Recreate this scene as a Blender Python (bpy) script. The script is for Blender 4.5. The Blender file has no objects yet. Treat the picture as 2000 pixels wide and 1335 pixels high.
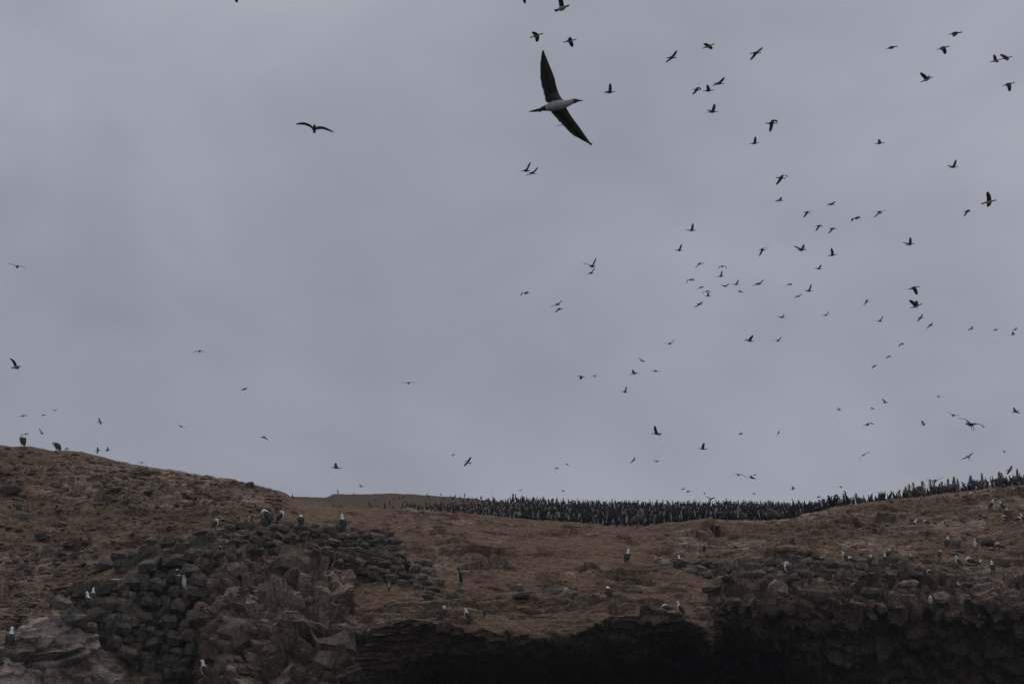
import bpy, math, random
import numpy as np
from mathutils import Vector, Matrix

random.seed(7)
R = math.radians
scene = bpy.context.scene
col = scene.collection

# ------------------------------------------------------------------ camera, sky, sun, exposure
FPX = 4444.0                       # focal length in photograph pixels (2000 wide)
PITCH = R(13.5)
CAM = Vector((0.0, 0.0, 2.5))
cam_d = bpy.data.cameras.new('camera')
cam_d.sensor_width = 36.0
cam_d.lens = 36.0 * FPX / 2000.0
cam_d.clip_start = 0.5
cam_d.clip_end = 6000.0
cam = bpy.data.objects.new('camera', cam_d)
cam.location = CAM
cam.rotation_euler = (R(90) + PITCH, 0, 0)
col.objects.link(cam)
scene.camera = cam

SUN_EL, SUN_AZ = R(60), R(20)      # azimuth from +Y towards +X : high, a little behind the island
world = bpy.data.worlds.new('World')
scene.world = world
world.use_nodes = True
wn, wl = world.node_tree.nodes, world.node_tree.links
wn.clear()
w_out = wn.new('ShaderNodeOutputWorld')
w_bg = wn.new('ShaderNodeBackground'); w_bg.inputs['Strength'].default_value = 0.1
w_sky = wn.new('ShaderNodeTexSky'); w_sky.sky_type = 'NISHITA'; w_sky.sun_disc = False
w_sky.sun_elevation = SUN_EL; w_sky.sun_rotation = SUN_AZ
w_tc = wn.new('ShaderNodeTexCoord')
w_map = wn.new('ShaderNodeMapping'); w_map.inputs['Scale'].default_value = (1.0, 1.0, 1.7)
w_map.inputs['Location'].default_value = (19.049, 11.556, 9.183)
w_n1 = wn.new('ShaderNodeTexNoise'); w_n1.inputs['Scale'].default_value = 5.0
w_n1.inputs['Detail'].default_value = 4.0; w_n1.inputs['Roughness'].default_value = 0.52
w_n1.inputs['Distortion'].default_value = 0.3
w_rmp = wn.new('ShaderNodeValToRGB')
w_rmp.color_ramp.elements[0].position = 0.29
w_rmp.color_ramp.elements[0].color = (0.256, 0.279, 0.337, 1)
w_rmp.color_ramp.elements[1].position = 0.72
w_rmp.color_ramp.elements[1].color = (0.396, 0.410, 0.458, 1)
w_mul = wn.new('ShaderNodeVectorMath'); w_mul.operation = 'SCALE'; w_mul.inputs['Scale'].default_value = 10.0
w_mix = wn.new('ShaderNodeMix'); w_mix.data_type = 'RGBA'; w_mix.inputs['Factor'].default_value = 0.97
wl.new(w_tc.outputs['Generated'], w_map.inputs['Vector'])
wl.new(w_map.outputs['Vector'], w_n1.inputs['Vector'])
wl.new(w_n1.outputs['Fac'], w_rmp.inputs['Fac'])
wl.new(w_rmp.outputs['Color'], w_mul.inputs[0])
wl.new(w_sky.outputs['Color'], w_mix.inputs['A'])
wl.new(w_mul.outputs['Vector'], w_mix.inputs['B'])
wl.new(w_mix.outputs['Result'], w_bg.inputs['Color'])
wl.new(w_bg.outputs['Background'], w_out.inputs['Surface'])

sun_d = bpy.data.lights.new('sun', 'SUN')
sun_d.energy = 1.1; sun_d.angle = R(45); sun_d.color = (1.0, 0.97, 0.93)
sun = bpy.data.objects.new('sun', sun_d)
col.objects.link(sun)
to_sun = Vector((math.sin(SUN_AZ) * math.cos(SUN_EL), math.cos(SUN_AZ) * math.cos(SUN_EL), math.sin(SUN_EL)))
sun.rotation_euler = (-to_sun).to_track_quat('-Z', 'Y').to_euler()

scene.view_settings.view_transform = 'Standard'
scene.view_settings.look = 'None'
scene.view_settings.exposure = 0.0
scene.view_settings.gamma = 1.0
scene.view_settings.use_curve_mapping = False
scene.cycles.use_denoising = True
scene.cycles.denoising_input_passes = 'RGB_ALBEDO_NORMAL'
scene.cycles.denoising_prefilter = 'ACCURATE'

# ------------------------------------------------------------------ helpers
cP, sP = math.cos(PITCH), math.sin(PITCH)

def ray(u, v):
    x = (u - 1000.0) / FPX
    y = (667.5 - v) / FPX
    return Vector((x, cP - y * sP, sP + y * cP))

def at(u, v, D):
    """world point seen at photograph pixel (u,v) at ground distance D"""
    d = ray(u, v)
    return CAM + d * (D / d.y)

def at_np(u, v, D):
    x = (u - 1000.0) / FPX
    y = (667.5 - v) / FPX
    dy = cP - y * sP
    dz = sP + y * cP
    k = D / dy
    return np.stack([x * k, D + 0 * k, CAM.z + dz * k], -1)

def proj_np(p):
    q = p - np.array(CAM)
    f = q[..., 1] * cP + q[..., 2] * sP
    up = -q[..., 1] * sP + q[..., 2] * cP
    return 1000 + FPX * q[..., 0] / f, 667.5 - FPX * up / f

# numpy noise ---------------------------------------------------------------
def _hash(ix, iy, iz, seed):
    h = (ix.astype(np.uint32) * np.uint32(374761393) + iy.astype(np.uint32) * np.uint32(668265263)
         + iz.astype(np.uint32) * np.uint32(2147483647) + np.uint32(seed * 974711 + 12345))
    h = (h ^ (h >> np.uint32(13))) * np.uint32(1274126177)
    h = (h ^ (h >> np.uint32(15))) * np.uint32(2246822519)
    return h ^ (h >> np.uint32(16))

def _rnd(h):
    return (h & np.uint32(0xFFFFFF)).astype(np.float32) / np.float32(0xFFFFFF)

def vnoise(p, scale, seed=0):
    """value noise, -1..1"""
    q = (p / scale).astype(np.float32)
    i = np.floor(q).astype(np.int32)
    f = q - i
    f = f * f * f * (f * (f * 6 - 15) + 10)
    out = 0
    for dx in (0, 1):
        wx = f[:, 0] if dx else 1 - f[:, 0]
        for dy in (0, 1):
            wy = f[:, 1] if dy else 1 - f[:, 1]
            for dz in (0, 1):
                wz = f[:, 2] if dz else 1 - f[:, 2]
                out = out + wx * wy * wz * _rnd(_hash(i[:, 0] + dx, i[:, 1] + dy, i[:, 2] + dz, seed))
    return out * 2 - 1

def fbm(p, scale, octv=4, seed=0, gain=0.5):
    a, s, tot = 1.0, scale, 0
    for o in range(octv):
        tot = tot + a * vnoise(p, s, seed + o * 17)
        a *= gain; s *= 0.5
    return tot

def worley(p, scale, seed=0, stretch=(1, 1, 1)):
    """F1, F2, offset from nearest feature point (in cell units), three random numbers of the cell"""
    q = (p / (np.array(stretch) * scale)).astype(np.float32)
    i = np.floor(q).astype(np.int32)
    n = len(q)
    f1 = np.full(n, 9.0, np.float32); f2 = np.full(n, 9.0, np.float32)
    off = np.zeros((n, 3), np.float32); hid = np.zeros(n, np.uint32)
    for dx in (-1, 0, 1):
        for dy in (-1, 0, 1):
            for dz in (-1, 0, 1):
                cx, cy, cz = i[:, 0] + dx, i[:, 1] + dy, i[:, 2] + dz
                h = _hash(cx, cy, cz, seed)
                h2 = _hash(cx, cy, cz, seed + 101)
                fx = cx + 0.1 + 0.8 * _rnd(h)
                fy = cy + 0.1 + 0.8 * _rnd(h >> np.uint32(7) ^ h2)
                fz = cz + 0.1 + 0.8 * _rnd(h2)
                ox, oy, oz = q[:, 0] - fx, q[:, 1] - fy, q[:, 2] - fz
                d = ox * ox + oy * oy + oz * oz
                m = d < f1
                f2 = np.where(m, f1, np.minimum(f2, d))
                f1 = np.where(m, d, f1)
                off[m, 0] = ox[m]; off[m, 1] = oy[m]; off[m, 2] = oz[m]
                hid[m] = h[m]
    r1 = _rnd(_hash(hid.astype(np.int32), hid.astype(np.int32) * 0, hid.astype(np.int32) * 0, 5))
    r2 = _rnd(_hash(hid.astype(np.int32), hid.astype(np.int32) * 0, hid.astype(np.int32) * 0, 6))
    r3 = _rnd(_hash(hid.astype(np.int32), hid.astype(np.int32) * 0, hid.astype(np.int32) * 0, 7))
    return np.sqrt(f1), np.sqrt(f2), off, r1, r2, r3

def blocks(p, scale, seed, stretch=(1, 1, 1), tilt=2.0, crack=0.22):
    """faceted broken-rock relief, about -1..1, and a random number per block"""
    f1, f2, off, r1, r2, r3 = worley(p, scale, seed, stretch)
    h = (r1 - 0.5) * 1.3 + tilt * (off[:, 0] * (r2 - 0.5) * 1.8 - off[:, 2] * (0.25 + 0.6 * r3) + off[:, 1] * (r1 - .5))
    c = np.clip((f2 - f1) / 0.10, 0, 1)
    return h - crack * (1 - c), r2

# mesh plumbing ---------------------------------------------------------------
def mesh_from(name, verts, faces, mats, fmat=None, smooth=True):
    me = bpy.data.meshes.new(name)
    me.from_pydata([tuple(v) for v in verts], [], faces)
    for m in mats:
        me.materials.append(m)
    if fmat is not None:
        me.polygons.foreach_set('material_index', np.array(fmat, np.int32))
    me.polygons.foreach_set('use_smooth', np.full(len(me.polygons), smooth))
    me.update()
    return me

def link(name, data, parent=None, loc=None):
    o = bpy.data.objects.new(name, data)
    col.objects.link(o)
    if parent is not None:
        o.parent = parent
    if loc is not None:
        o.location = loc
    return o

def tag(o, label=None, cat=None, group=None, kind=None):
    if label: o['label'] = label
    if cat: o['category'] = cat
    if group: o['group'] = group
    if kind: o['kind'] = kind
    return o

def copy_thing(root):
    r = root.copy(); col.objects.link(r)
    for ch in root.children:
        c = ch.copy(); col.objects.link(c); c.parent = r
        for g in ch.children:
            d = g.copy(); col.objects.link(d); d.parent = c
    return r

# materials ---------------------------------------------------------------
def mat_plain(name, c, rough=0.8, var=0.25, scale=30.0, c2=None, spec=0.25, bump=0.0):
    m = bpy.data.materials.new(name); m.use_nodes = True
    nt = m.node_tree; b = nt.nodes['Principled BSDF']
    b.inputs['Roughness'].default_value = rough
    b.inputs['Specular IOR Level'].default_value = spec
    tc = nt.nodes.new('ShaderNodeTexCoord')
    n = nt.nodes.new('ShaderNodeTexNoise'); n.inputs['Scale'].default_value = scale
    n.inputs['Detail'].default_value = 3
    rp = nt.nodes.new('ShaderNodeValToRGB')
    a = [x * (1 - var) for x in c]; e = [min(1, x * (1 + var)) for x in (c2 or c)]
    rp.color_ramp.elements[0].position = 0.35; rp.color_ramp.elements[0].color = (*a, 1)
    rp.color_ramp.elements[1].position = 0.68; rp.color_ramp.elements[1].color = (*e, 1)
    nt.links.new(tc.outputs['Object'], n.inputs['Vector'])
    nt.links.new(n.outputs['Fac'], rp.inputs['Fac'])
    nt.links.new(rp.outputs['Color'], b.inputs['Base Color'])
    if bump:
        bp = nt.nodes.new('ShaderNodeBump'); bp.inputs['Strength'].default_value = bump
        bp.inputs['Distance'].default_value = 0.02
        nt.links.new(n.outputs['Fac'], bp.inputs['Height'])
        nt.links.new(bp.outputs['Normal'], b.inputs['Normal'])
    return m

def mat_rock(name, dark, light, stain, per_obj=True, scale=6.0, guano=0.0):
    """stone: two tones by noise, per-object tone, lichen / guano blotches"""
    m = bpy.data.materials.new(name); m.use_nodes = True
    nt = m.node_tree; N = nt.nodes; L = nt.links; b = N['Principled BSDF']
    b.inputs['Roughness'].default_value = 0.95
    b.inputs['Specular IOR Level'].default_value = 0.15
    geo = N.new('ShaderNodeNewGeometry')
    n1 = N.new('ShaderNodeTexNoise'); n1.inputs['Scale'].default_value = scale; n1.inputs['Detail'].default_value = 6
    n1.inputs['Roughness'].default_value = 0.65
    L.new(geo.outputs['Position'], n1.inputs['Vector'])
    rp = N.new('ShaderNodeValToRGB')
    rp.color_ramp.elements[0].position = 0.36; rp.color_ramp.elements[0].color = (*dark, 1)
    rp.color_ramp.elements[1].position = 0.66; rp.color_ramp.elements[1].color = (*light, 1)
    L.new(n1.outputs['Fac'], rp.inputs['Fac'])
    src = rp.outputs['Color']
    if per_obj:
        oi = N.new('ShaderNodeObjectInfo')
        mr = N.new('ShaderNodeMapRange'); mr.inputs['To Min'].default_value = 0.5; mr.inputs['To Max'].default_value = 1.3
        L.new(oi.outputs['Random'], mr.inputs['Value'])
        sc = N.new('ShaderNodeVectorMath'); sc.operation = 'SCALE'
        L.new(src, sc.inputs[0]); L.new(mr.outputs['Result'], sc.inputs['Scale'])
        src = sc.outputs['Vector']
    n2 = N.new('ShaderNodeTexNoise'); n2.inputs['Scale'].default_value = 2.3; n2.inputs['Detail'].default_value = 5
    L.new(geo.outputs['Position'], n2.inputs['Vector'])
    r2 = N.new('ShaderNodeValToRGB'); r2.color_ramp.elements[0].position = 0.52; r2.color_ramp.elements[1].position = 0.68
    L.new(n2.outputs['Fac'], r2.inputs['Fac'])
    mx = N.new('ShaderNodeMix'); mx.data_type = 'RGBA'
    L.new(r2.outputs['Color'], mx.inputs['Factor']); L.new(src, mx.inputs['A'])
    mx.inputs['B'].default_value = (*stain, 1)
    src = mx.outputs['Result']
    if guano:
        mp = N.new('ShaderNodeMapping'); mp.inputs['Scale'].default_value = (9, 9, 0.9)
        L.new(geo.outputs['Position'], mp.inputs['Vector'])
        n3 = N.new('ShaderNodeTexNoise'); n3.inputs['Scale'].default_value = 1.6; n3.inputs['Detail'].default_value = 4
        L.new(mp.outputs['Vector'], n3.inputs['Vector'])
        r3 = N.new('ShaderNodeValToRGB'); r3.color_ramp.elements[0].position = 0.60; r3.color_ramp.elements[1].position = 0.74
        L.new(n3.outputs['Fac'], r3.inputs['Fac'])
        ml = N.new('ShaderNodeMath'); ml.operation = 'MULTIPLY'; ml.inputs[1].default_value = guano
        L.new(r3.outputs['Color'], ml.inputs[0])
        mg = N.new('ShaderNodeMix'); mg.data_type = 'RGBA'
        L.new(ml.outputs['Value'], mg.inputs['Factor']); L.new(src, mg.inputs['A'])
        mg.inputs['B'].default_value = (0.42, 0.41, 0.38, 1)
        src = mg.outputs['Result']
    L.new(src, b.inputs['Base Color'])
    bp = N.new('ShaderNodeBump'); bp.inputs['Strength'].default_value = 0.7; bp.inputs['Distance'].default_value = 0.03
    n4 = N.new('ShaderNodeTexNoise'); n4.inputs['Scale'].default_value = 22; n4.inputs['Detail'].default_value = 5
    L.new(geo.outputs['Position'], n4.inputs['Vector'])
    L.new(n4.outputs['Fac'], bp.inputs['Height']); L.new(bp.outputs['Normal'], b.inputs['Normal'])
    return m

M_STONE = mat_rock('wall_stone', (0.062, 0.054, 0.042), (0.180, 0.157, 0.122), (0.140, 0.100, 0.074), guano=0.6)
M_SCREE = mat_rock('scree_stone', (0.18, 0.125, 0.092), (0.44, 0.325, 0.250), (0.22, 0.142, 0.098))
M_CRAGS = mat_rock('crag_stone', (0.105, 0.080, 0.062), (0.28, 0.215, 0.170), (0.17, 0.12, 0.09), guano=0.3)
M_PALE = mat_rock('pale_stone', (0.30, 0.26, 0.225), (0.46, 0.42, 0.37), (0.26, 0.20, 0.155), per_obj=False)
M_GREY = mat_rock('grey_stone', (0.12, 0.11, 0.095), (0.25, 0.235, 0.21), (0.15, 0.12, 0.09), per_obj=False)
M_DARKR = mat_rock('dark_stone', (0.06, 0.055, 0.045), (0.13, 0.12, 0.095), (0.10, 0.075, 0.055), per_obj=False)
M_PINK = mat_rock('pinkish_stone', (0.20, 0.135, 0.110), (0.33, 0.245, 0.205), (0.20, 0.14, 0.10), per_obj=False)
M_TAN = mat_rock('tan_stone', (0.20, 0.13, 0.09), (0.30, 0.205, 0.145), (0.17, 0.11, 0.075), per_obj=False)
M_GUANO = mat_rock('guano_streaked_stone', (0.085, 0.08, 0.07), (0.17, 0.16, 0.14), (0.12, 0.1, 0.08), per_obj=False, guano=0.9)
M_WOOD = mat_plain('bleached_wood', (0.26, 0.22, 0.17), 0.85, 0.3, 20)

M_BLACK = mat_plain('black_plumage', (0.013, 0.0135, 0.015), 0.75, 0.35, 14, spec=0.12)
M_BROWN = mat_plain('brown_plumage', (0.040, 0.034, 0.028), 0.75, 0.45, 26, c2=(0.075, 0.065, 0.055))
M_WHITE = mat_plain('white_plumage', (0.74, 0.73, 0.69), 0.8, 0.06, 20)
M_WING = mat_plain('dark_wing_plumage', (0.030, 0.026, 0.022), 0.8, 0.12, 5)
M_BROWN2 = mat_plain('dark_flight_feather', (0.024, 0.021, 0.019), 0.75, 0.3, 30)
M_BUFF = mat_plain('dirty_white_plumage', (0.36, 0.34, 0.30), 0.8, 0.15, 20)
M_DULLW = mat_plain('dull_white_plumage', (0.40, 0.40, 0.385), 0.85, 0.14, 14)
M_BREAST = mat_plain('white_breast', (0.50, 0.49, 0.46), 0.8, 0.12, 20)
M_GREYP = mat_plain('grey_brown_plumage', (0.085, 0.080, 0.074), 0.8, 0.4, 16)
M_YELL = mat_plain('yellowish_plumage', (0.36, 0.29, 0.13), 0.8, 0.2, 16)
M_BILL = mat_plain('horn_bill', (0.16, 0.155, 0.15), 0.5, 0.15, 30)
M_DBILL = mat_plain('dark_bill', (0.045, 0.043, 0.045), 0.5, 0.15, 30)
M_PBILL = mat_plain('pelican_bill', (0.30, 0.25, 0.20), 0.5, 0.25, 12)
M_FOOT = mat_plain('webbed_skin', (0.06, 0.065, 0.075), 0.6, 0.2, 30)
M_EYE = mat_plain('eye', (0.01, 0.01, 0.01), 0.15, 0.0, 10, spec=0.5)

# ------------------------------------------------------------------ hillside (one displaced sheet with an overhung cave)
def row(vpts, dpts):
    return (vpts, dpts)

RIM_V = [(-700, 800), (-300, 842), (0, 868), (25, 872), (60, 871), (100, 882), (145, 880), (200, 892), (250, 905), (300, 914),
         (360, 921), (375, 925), (440, 934), (500, 946), (520, 953), (560, 963), (572, 974), (600, 979), (640, 981), (720, 992), (850, 1000),
         (1000, 1012), (1100, 1020), (1240, 1030), (1330, 1019), (1380, 1014), (1450, 1016), (1520, 1018), (1560, 1010),
         (1630, 990), (1700, 980), (1800, 970), (1900, 958), (2000, 947), (2300, 915), (2700, 880)]
RIM_D = [(-700, 118), (0, 112), (300, 110), (570, 105), (700, 103), (1000, 104), (1240, 102), (1380, 100), (1560, 101),
         (1700, 104), (2000, 108), (2700, 114)]
def dshift(pts, d):
    return [(u, x + d) for u, x in pts]
ROWS = [
    # behind the island's crest
    row([(-700, 1120), (2700, 1120)], [(-700, 270), (2700, 270)]),
    # far skyline
    row([(-700, 966), (560, 966), (640, 968), (652, 962), (800, 962), (900, 970), (1000, 981), (1100, 988), (1300, 991), (1690, 993), (2700, 988)],
        [(-700, 175), (900, 172), (1050, 165), (2700, 165)]),
    # the plateau where the colony stands
    row([(-700, 1015), (560, 1000), (800, 990), (1000, 1003), (1300, 1006), (2700, 1004)], [(-700, 140), (2700, 138)]),
    # hollow behind the brow
    row([(-700, 960), (0, 925), (300, 965), (540, 1010), (590, 996), (720, 1000), (850, 1006), (1000, 1018), (1240, 1034), (1380, 1021), (1560, 1017), (1630, 997), (1700, 985), (1760, 970), (1850, 955), (2000, 936), (2700, 870)],
        dshift(RIM_D, 11)),
    row(dshift(RIM_V, 0.8), dshift(RIM_D, 2.6)),
    row(RIM_V, RIM_D),
    # upper slope
    row([(-700, 950), (0, 960), (200, 970), (400, 1000), (560, 1012), (700, 1032), (850, 1050), (1000, 1062), (1240, 1075), (1400, 1065), (1560, 1060), (1700, 1040), (1850, 1020), (2000, 1000), (2700, 980)],
        [(-700, 102), (0, 98), (200, 97), (400, 92), (560, 91), (700, 92), (1000, 92), (1240, 90.5), (1400, 91), (1560, 93), (1700, 94), (1850, 97), (2000, 98), (2700, 101)]),
    # ledge line at the top of the dry-stone walls
    row([(-700, 1060), (0, 1060), (200, 1060), (320, 1046), (390, 1034), (430, 1030), (500, 1022), (590, 1028), (670, 1036), (760, 1050), (790, 1086), (850, 1115), (1000, 1120), (1240, 1125), (1320, 1108), (1400, 1100), (1560, 1088), (1700, 1095), (2000, 1085), (2700, 1080)],
        [(-700, 90), (0, 88), (200, 85), (390, 83), (500, 82.5), (640, 82.5), (760, 83), (850, 83), (1000, 84), (1240, 83.5), (1400, 85), (1560, 85.5), (1700, 86.5), (2000, 88), (2700, 90)]),
    # foot of the upper wall, brow of the lower slope
    row([(-700, 1165), (0, 1165), (110, 1165), (170, 1140), (240, 1128), (300, 1100), (390, 1085), (430, 1082), (500, 1078), (600, 1072), (680, 1108), (760, 1140), (850, 1165), (1000, 1175), (1240, 1165), (1380, 1175), (1410, 1140), (1560, 1138), (1700, 1136), (2000, 1140), (2700, 1140)],
        [(-700, 83), (0, 81), (110, 80.4), (200, 80.6), (300, 80.7), (390, 80.6), (430, 80.4), (500, 80.6), (600, 81), (680, 81.2), (760, 80.4), (850, 79), (1000, 79.3), (1240, 79), (1380, 79.5), (1410, 82.8), (1560, 82), (1700, 83.5), (2000, 84.5), (2700, 86)]),
    # lip of the cliff
    row([(-700, 1235), (0, 1225), (60, 1215), (110, 1212), (170, 1222), (215, 1260), (260, 1305), (300, 1318), (375, 1322), (395, 1240), (430, 1190), (550, 1200), (650, 1215), (690, 1235), (740, 1225), (790, 1205), (850, 1215), (900, 1232), (1000, 1246), (1100, 1246), (1150, 1228), (1180, 1212), (1200, 1206), (1290, 1202), (1330, 1206), (1362, 1222), (1386, 1226), (1402, 1182), (1440, 1174), (1490, 1190), (1530, 1194), (1560, 1182), (1620, 1184), (1670, 1198), (1710, 1186), (1760, 1200), (1820, 1188), (1850, 1206), (1890, 1196), (1920, 1176), (1960, 1190), (2000, 1182), (2700, 1190)],
        [(-700, 78), (0, 76), (60, 76), (110, 76.5), (170, 78), (240, 78.8), (300, 79.2), (375, 79.2), (400, 77.6), (430, 77.4), (550, 76.4), (650, 76), (700, 76.6), (850, 75.5), (1000, 75.3), (1180, 76), (1300, 76), (1385, 76.3), (1405, 80), (1560, 79.5), (1700, 80.5), (2000, 81.5), (2700, 83)]),
    # bottom of the lit face
    row([(-700, 1335), (0, 1335), (240, 1385), (390, 1385), (430, 1330), (550, 1335), (650, 1330), (700, 1325), (780, 1305), (850, 1285), (1000, 1274), (1100, 1266), (1150, 1252), (1200, 1242), (1300, 1236), (1365, 1244), (1385, 1262), (1402, 1215), (1500, 1222), (1700, 1228), (2000, 1232), (2700, 1240)],
        [(-700, 76), (0, 74.5), (240, 77), (390, 77.5), (430, 75.4), (550, 74.6), (650, 74.8), (700, 76.2), (780, 76.6), (850, 76.4), (1000, 76.3), (1180, 77.2), (1300, 77.2), (1385, 76.9), (1405, 80.9), (1560, 80.3), (1700, 81.3), (2000, 82.3), (2700, 84)]),
    # undercut
    row([(-700, 1480), (0, 1480), (550, 1450), (650, 1420), (700, 1390), (780, 1350), (850, 1322), (1000, 1306), (1150, 1286), (1300, 1272), (1345, 1272), (1385, 1272), (1405, 1262), (1480, 1268), (1560, 1290), (1700, 1310), (2000, 1310), (2700, 1310)],
        [(-700, 75), (0, 73.5), (550, 73.5), (650, 75), (700, 77.6), (780, 78.6), (850, 79), (1000, 79), (1300, 80), (1385, 83), (1405, 83.6), (1480, 83), (1560, 82.0), (1700, 83.2), (2000, 84), (2700, 85)]),
    # back of the cave
    row([(-700, 1600), (600, 1600), (700, 1500), (800, 1390), (900, 1352), (1400, 1335), (1500, 1350), (1580, 1420), (1700, 1440), (2000, 1440), (2700, 1440)],
        [(-700, 74), (600, 74), (700, 83), (800, 96), (900, 104), (1400, 104), (1490, 98), (1580, 86), (1700, 86), (2000, 86), (2700, 87)]),
    # under water
    row([(-700, 1960), (2700, 1960)], [(-700, 72), (600, 72), (700, 84), (800, 100), (900, 106), (1400, 106), (1480, 100), (1600, 88), (2700, 87)]),
]
SEG = [8, 34, 34, 8, 8, 112, 88, 72, 92, 70, 36, 26, 14]

us = np.concatenate([np.arange(-700, -60, 12.0), np.arange(-60, 2060, 1.85), np.arange(2060, 2700, 12.0)])
NU = len(us)

def smooth1(a, n, axis):
    if n < 1: return a
    k = np.hanning(2 * n + 3)[1:-1]; k /= k.sum()
    pad = [(0, 0)] * a.ndim; pad[axis] = (n, n)
    b = np.pad(a, pad, mode='edge')
    out = np.zeros_like(a)
    for j, w in enumerate(k):
        sl = [slice(None)] * a.ndim; sl[axis] = slice(j, j + a.shape[axis])
        out += w * b[tuple(sl)]
    return out

ctrl = []
for vp, dp in ROWS:
    v = np.interp(us, [p[0] for p in vp], [p[1] for p in vp])
    d = np.interp(us, [p[0] for p in dp], [p[1] for p in dp])
    v = smooth1(v, 4, 0); d = smooth1(d, 7, 0)
    ctrl.append(at_np(us, v, d))
ctrl = np.array(ctrl)                       # K, NU, 3
parts_, tpar = [], []
for k, n in enumerate(SEG):
    for j in range(n):
        t = j / n
        parts_.append(ctrl[k] * (1 - t) + ctrl[k + 1] * t); tpar.append(k + t)
parts_.append(ctrl[-1]); tpar.append(len(SEG))
G = np.array(parts_)                         # NR, NU, 3
tpar = np.array(tpar)
NR = G.shape[0]
G = smooth1(G, 4, 0)
G = smooth1(G, 3, 1)
# base normals
du = np.gradient(G, axis=1); dr = np.gradient(G, axis=0)
nrm = np.cross(dr, du)
nrm /= np.linalg.norm(nrm, axis=-1, keepdims=True) + 1e-9
# let them face the viewer / the sky
view = G - np.array(CAM)
flip = (nrm * view).sum(-1)
front = tpar[:, None] >= 4.5
nrm = np.where((front & (flip > 0))[..., None], -nrm, nrm)
nrm = np.where(((~front) & (nrm[..., 2] < 0))[..., None], -nrm, nrm)
P0 = G.reshape(-1, 3)
N0 = nrm.reshape(-1, 3)
T0 = np.repeat(tpar, NU)
U0, V0 = proj_np(P0)

def ss(x, a, b):
    t = np.clip((x - a) / (b - a), 0, 1)
    return t * t * (3 - 2 * t)
wob = 22 * vnoise(P0, 1.6, 3)
Uw, Vw = U0 + wob, V0 + 0.5 * wob
m_left = 1 - ss(Uw, 480, 640) ; m_left = m_left * (T0 > 4)
m_crag = ss(Uw, 378, 400) * (1 - ss(Uw, 680, 720)) * ss(T0, 7.7, 8.1)
m_pink = (1 - ss(Uw, 225, 255)) * ss(T0, 8.75, 9.0)
m_mid = ss(Uw, 560, 720) * (1 - ss(Uw, 1360, 1420)) * (T0 > 4) * (1 - m_crag)
m_right = ss(Uw, 1300, 1480) * (T0 > 4)
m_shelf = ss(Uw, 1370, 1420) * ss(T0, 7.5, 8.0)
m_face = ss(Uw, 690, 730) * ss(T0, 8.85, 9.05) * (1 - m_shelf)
m_left = m_left * (1 - m_crag) * (1 - m_pink)
m_right = m_right * (1 - m_shelf)
m_far = (T0 < 4).astype(np.float32)
# flattened where the walls stand
wallA = ss(Uw, 185, 215) * (1 - ss(Uw, 375, 400)) * ss(T0, 7.1, 7.3) * (1 - ss(T0, 9.0, 9.2))
wallB = ss(Uw, 400, 420) * (1 - ss(Uw, 820, 850)) * ss(T0, 6.95, 7.05) * (1 - ss(T0, 7.9, 8.05))
wallC = ss(Uw, 1320, 1350) * (1 - ss(Uw, 1770, 1800)) * ss(T0, 7.0, 7.1) * (1 - ss(T0, 7.8, 7.95))
flat = 1 - 0.85 * np.clip(wallA + wallB + wallC, 0, 1)

patch = ss(fbm(P0, 6.0, 3, 41), -0.15, 0.5)
patch2 = ss(fbm(P0, 2.4, 3, 43), -0.1, 0.5)
b_big, c_big = blocks(P0, 1.9, 1, (1.2, 1.2, 0.9))
b_mid, c_mid = blocks(P0, 0.66, 2, (1.7, 1.5, 0.72))
b_sml, c_sml = blocks(P0, 0.25, 3, (2.1, 1.7, 0.62))
b_ang, c_ang = blocks(P0, 0.62, 33, (1.0, 1.0, 1.15), tilt=2.6, crack=0.1)
b_str, c_str = blocks(P0, 0.5, 4, (2.6, 2.0, 0.42), tilt=1.0)
fine = fbm(P0 * np.array([.6, .6, 2.0]), 0.22, 3, 9)
roll = fbm(P0, 3.0, 3, 11)

H = np.zeros(len(P0), np.float32)
crest = 0.25 + 0.75 * ss(T0, 5.0, 5.35)
H += m_left * crest * (0.08 * b_big + (0.08 + 0.12 * patch * patch2) * b_mid + (0.035 + 0.05 * patch2) * b_sml + 0.018 * fine + 0.12 * roll)
H += m_crag * (0.40 * b_big + 0.26 * b_ang + 0.10 * b_mid + 0.05 * b_sml + 0.01 * fine)
H += m_pink * (0.32 * b_big + 0.10 * b_ang + 0.02 * b_sml + 0.01 * fine)
H += m_mid * (0.10 * roll + 0.022 * fine + (0.22 * patch * patch2 + 0.02) * b_str + (0.012 + 0.035 * patch2) * b_sml)
H += m_right * crest * (0.14 * roll + (0.07 + 0.13 * patch * patch2) * b_mid + (0.03 + 0.05 * patch2) * b_sml + 0.02 * fine + 0.08 * b_str)
H += m_shelf * (0.30 * b_big + 0.16 * b_ang + 0.20 * b_str + 0.07 * b_sml + 0.015 * fine)
H += m_face * (0.06 * b_mid + 0.07 * b_sml + 0.03 * fine + 0.16 * roll)
H += m_far * (0.10 * roll + 0.02 * fine)
pf1, pf2, po, pr1, pr2, pr3 = worley(P0, 1.1, 61, (1.3, 1.2, 1.0))
pit = np.clip(1 - pf1 / 0.26, 0, 1) * (pr1 > .55)
H -= np.clip(m_mid + m_left * .7 + m_right, 0, 1) * 0.16 * pit
H *= flat
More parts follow.
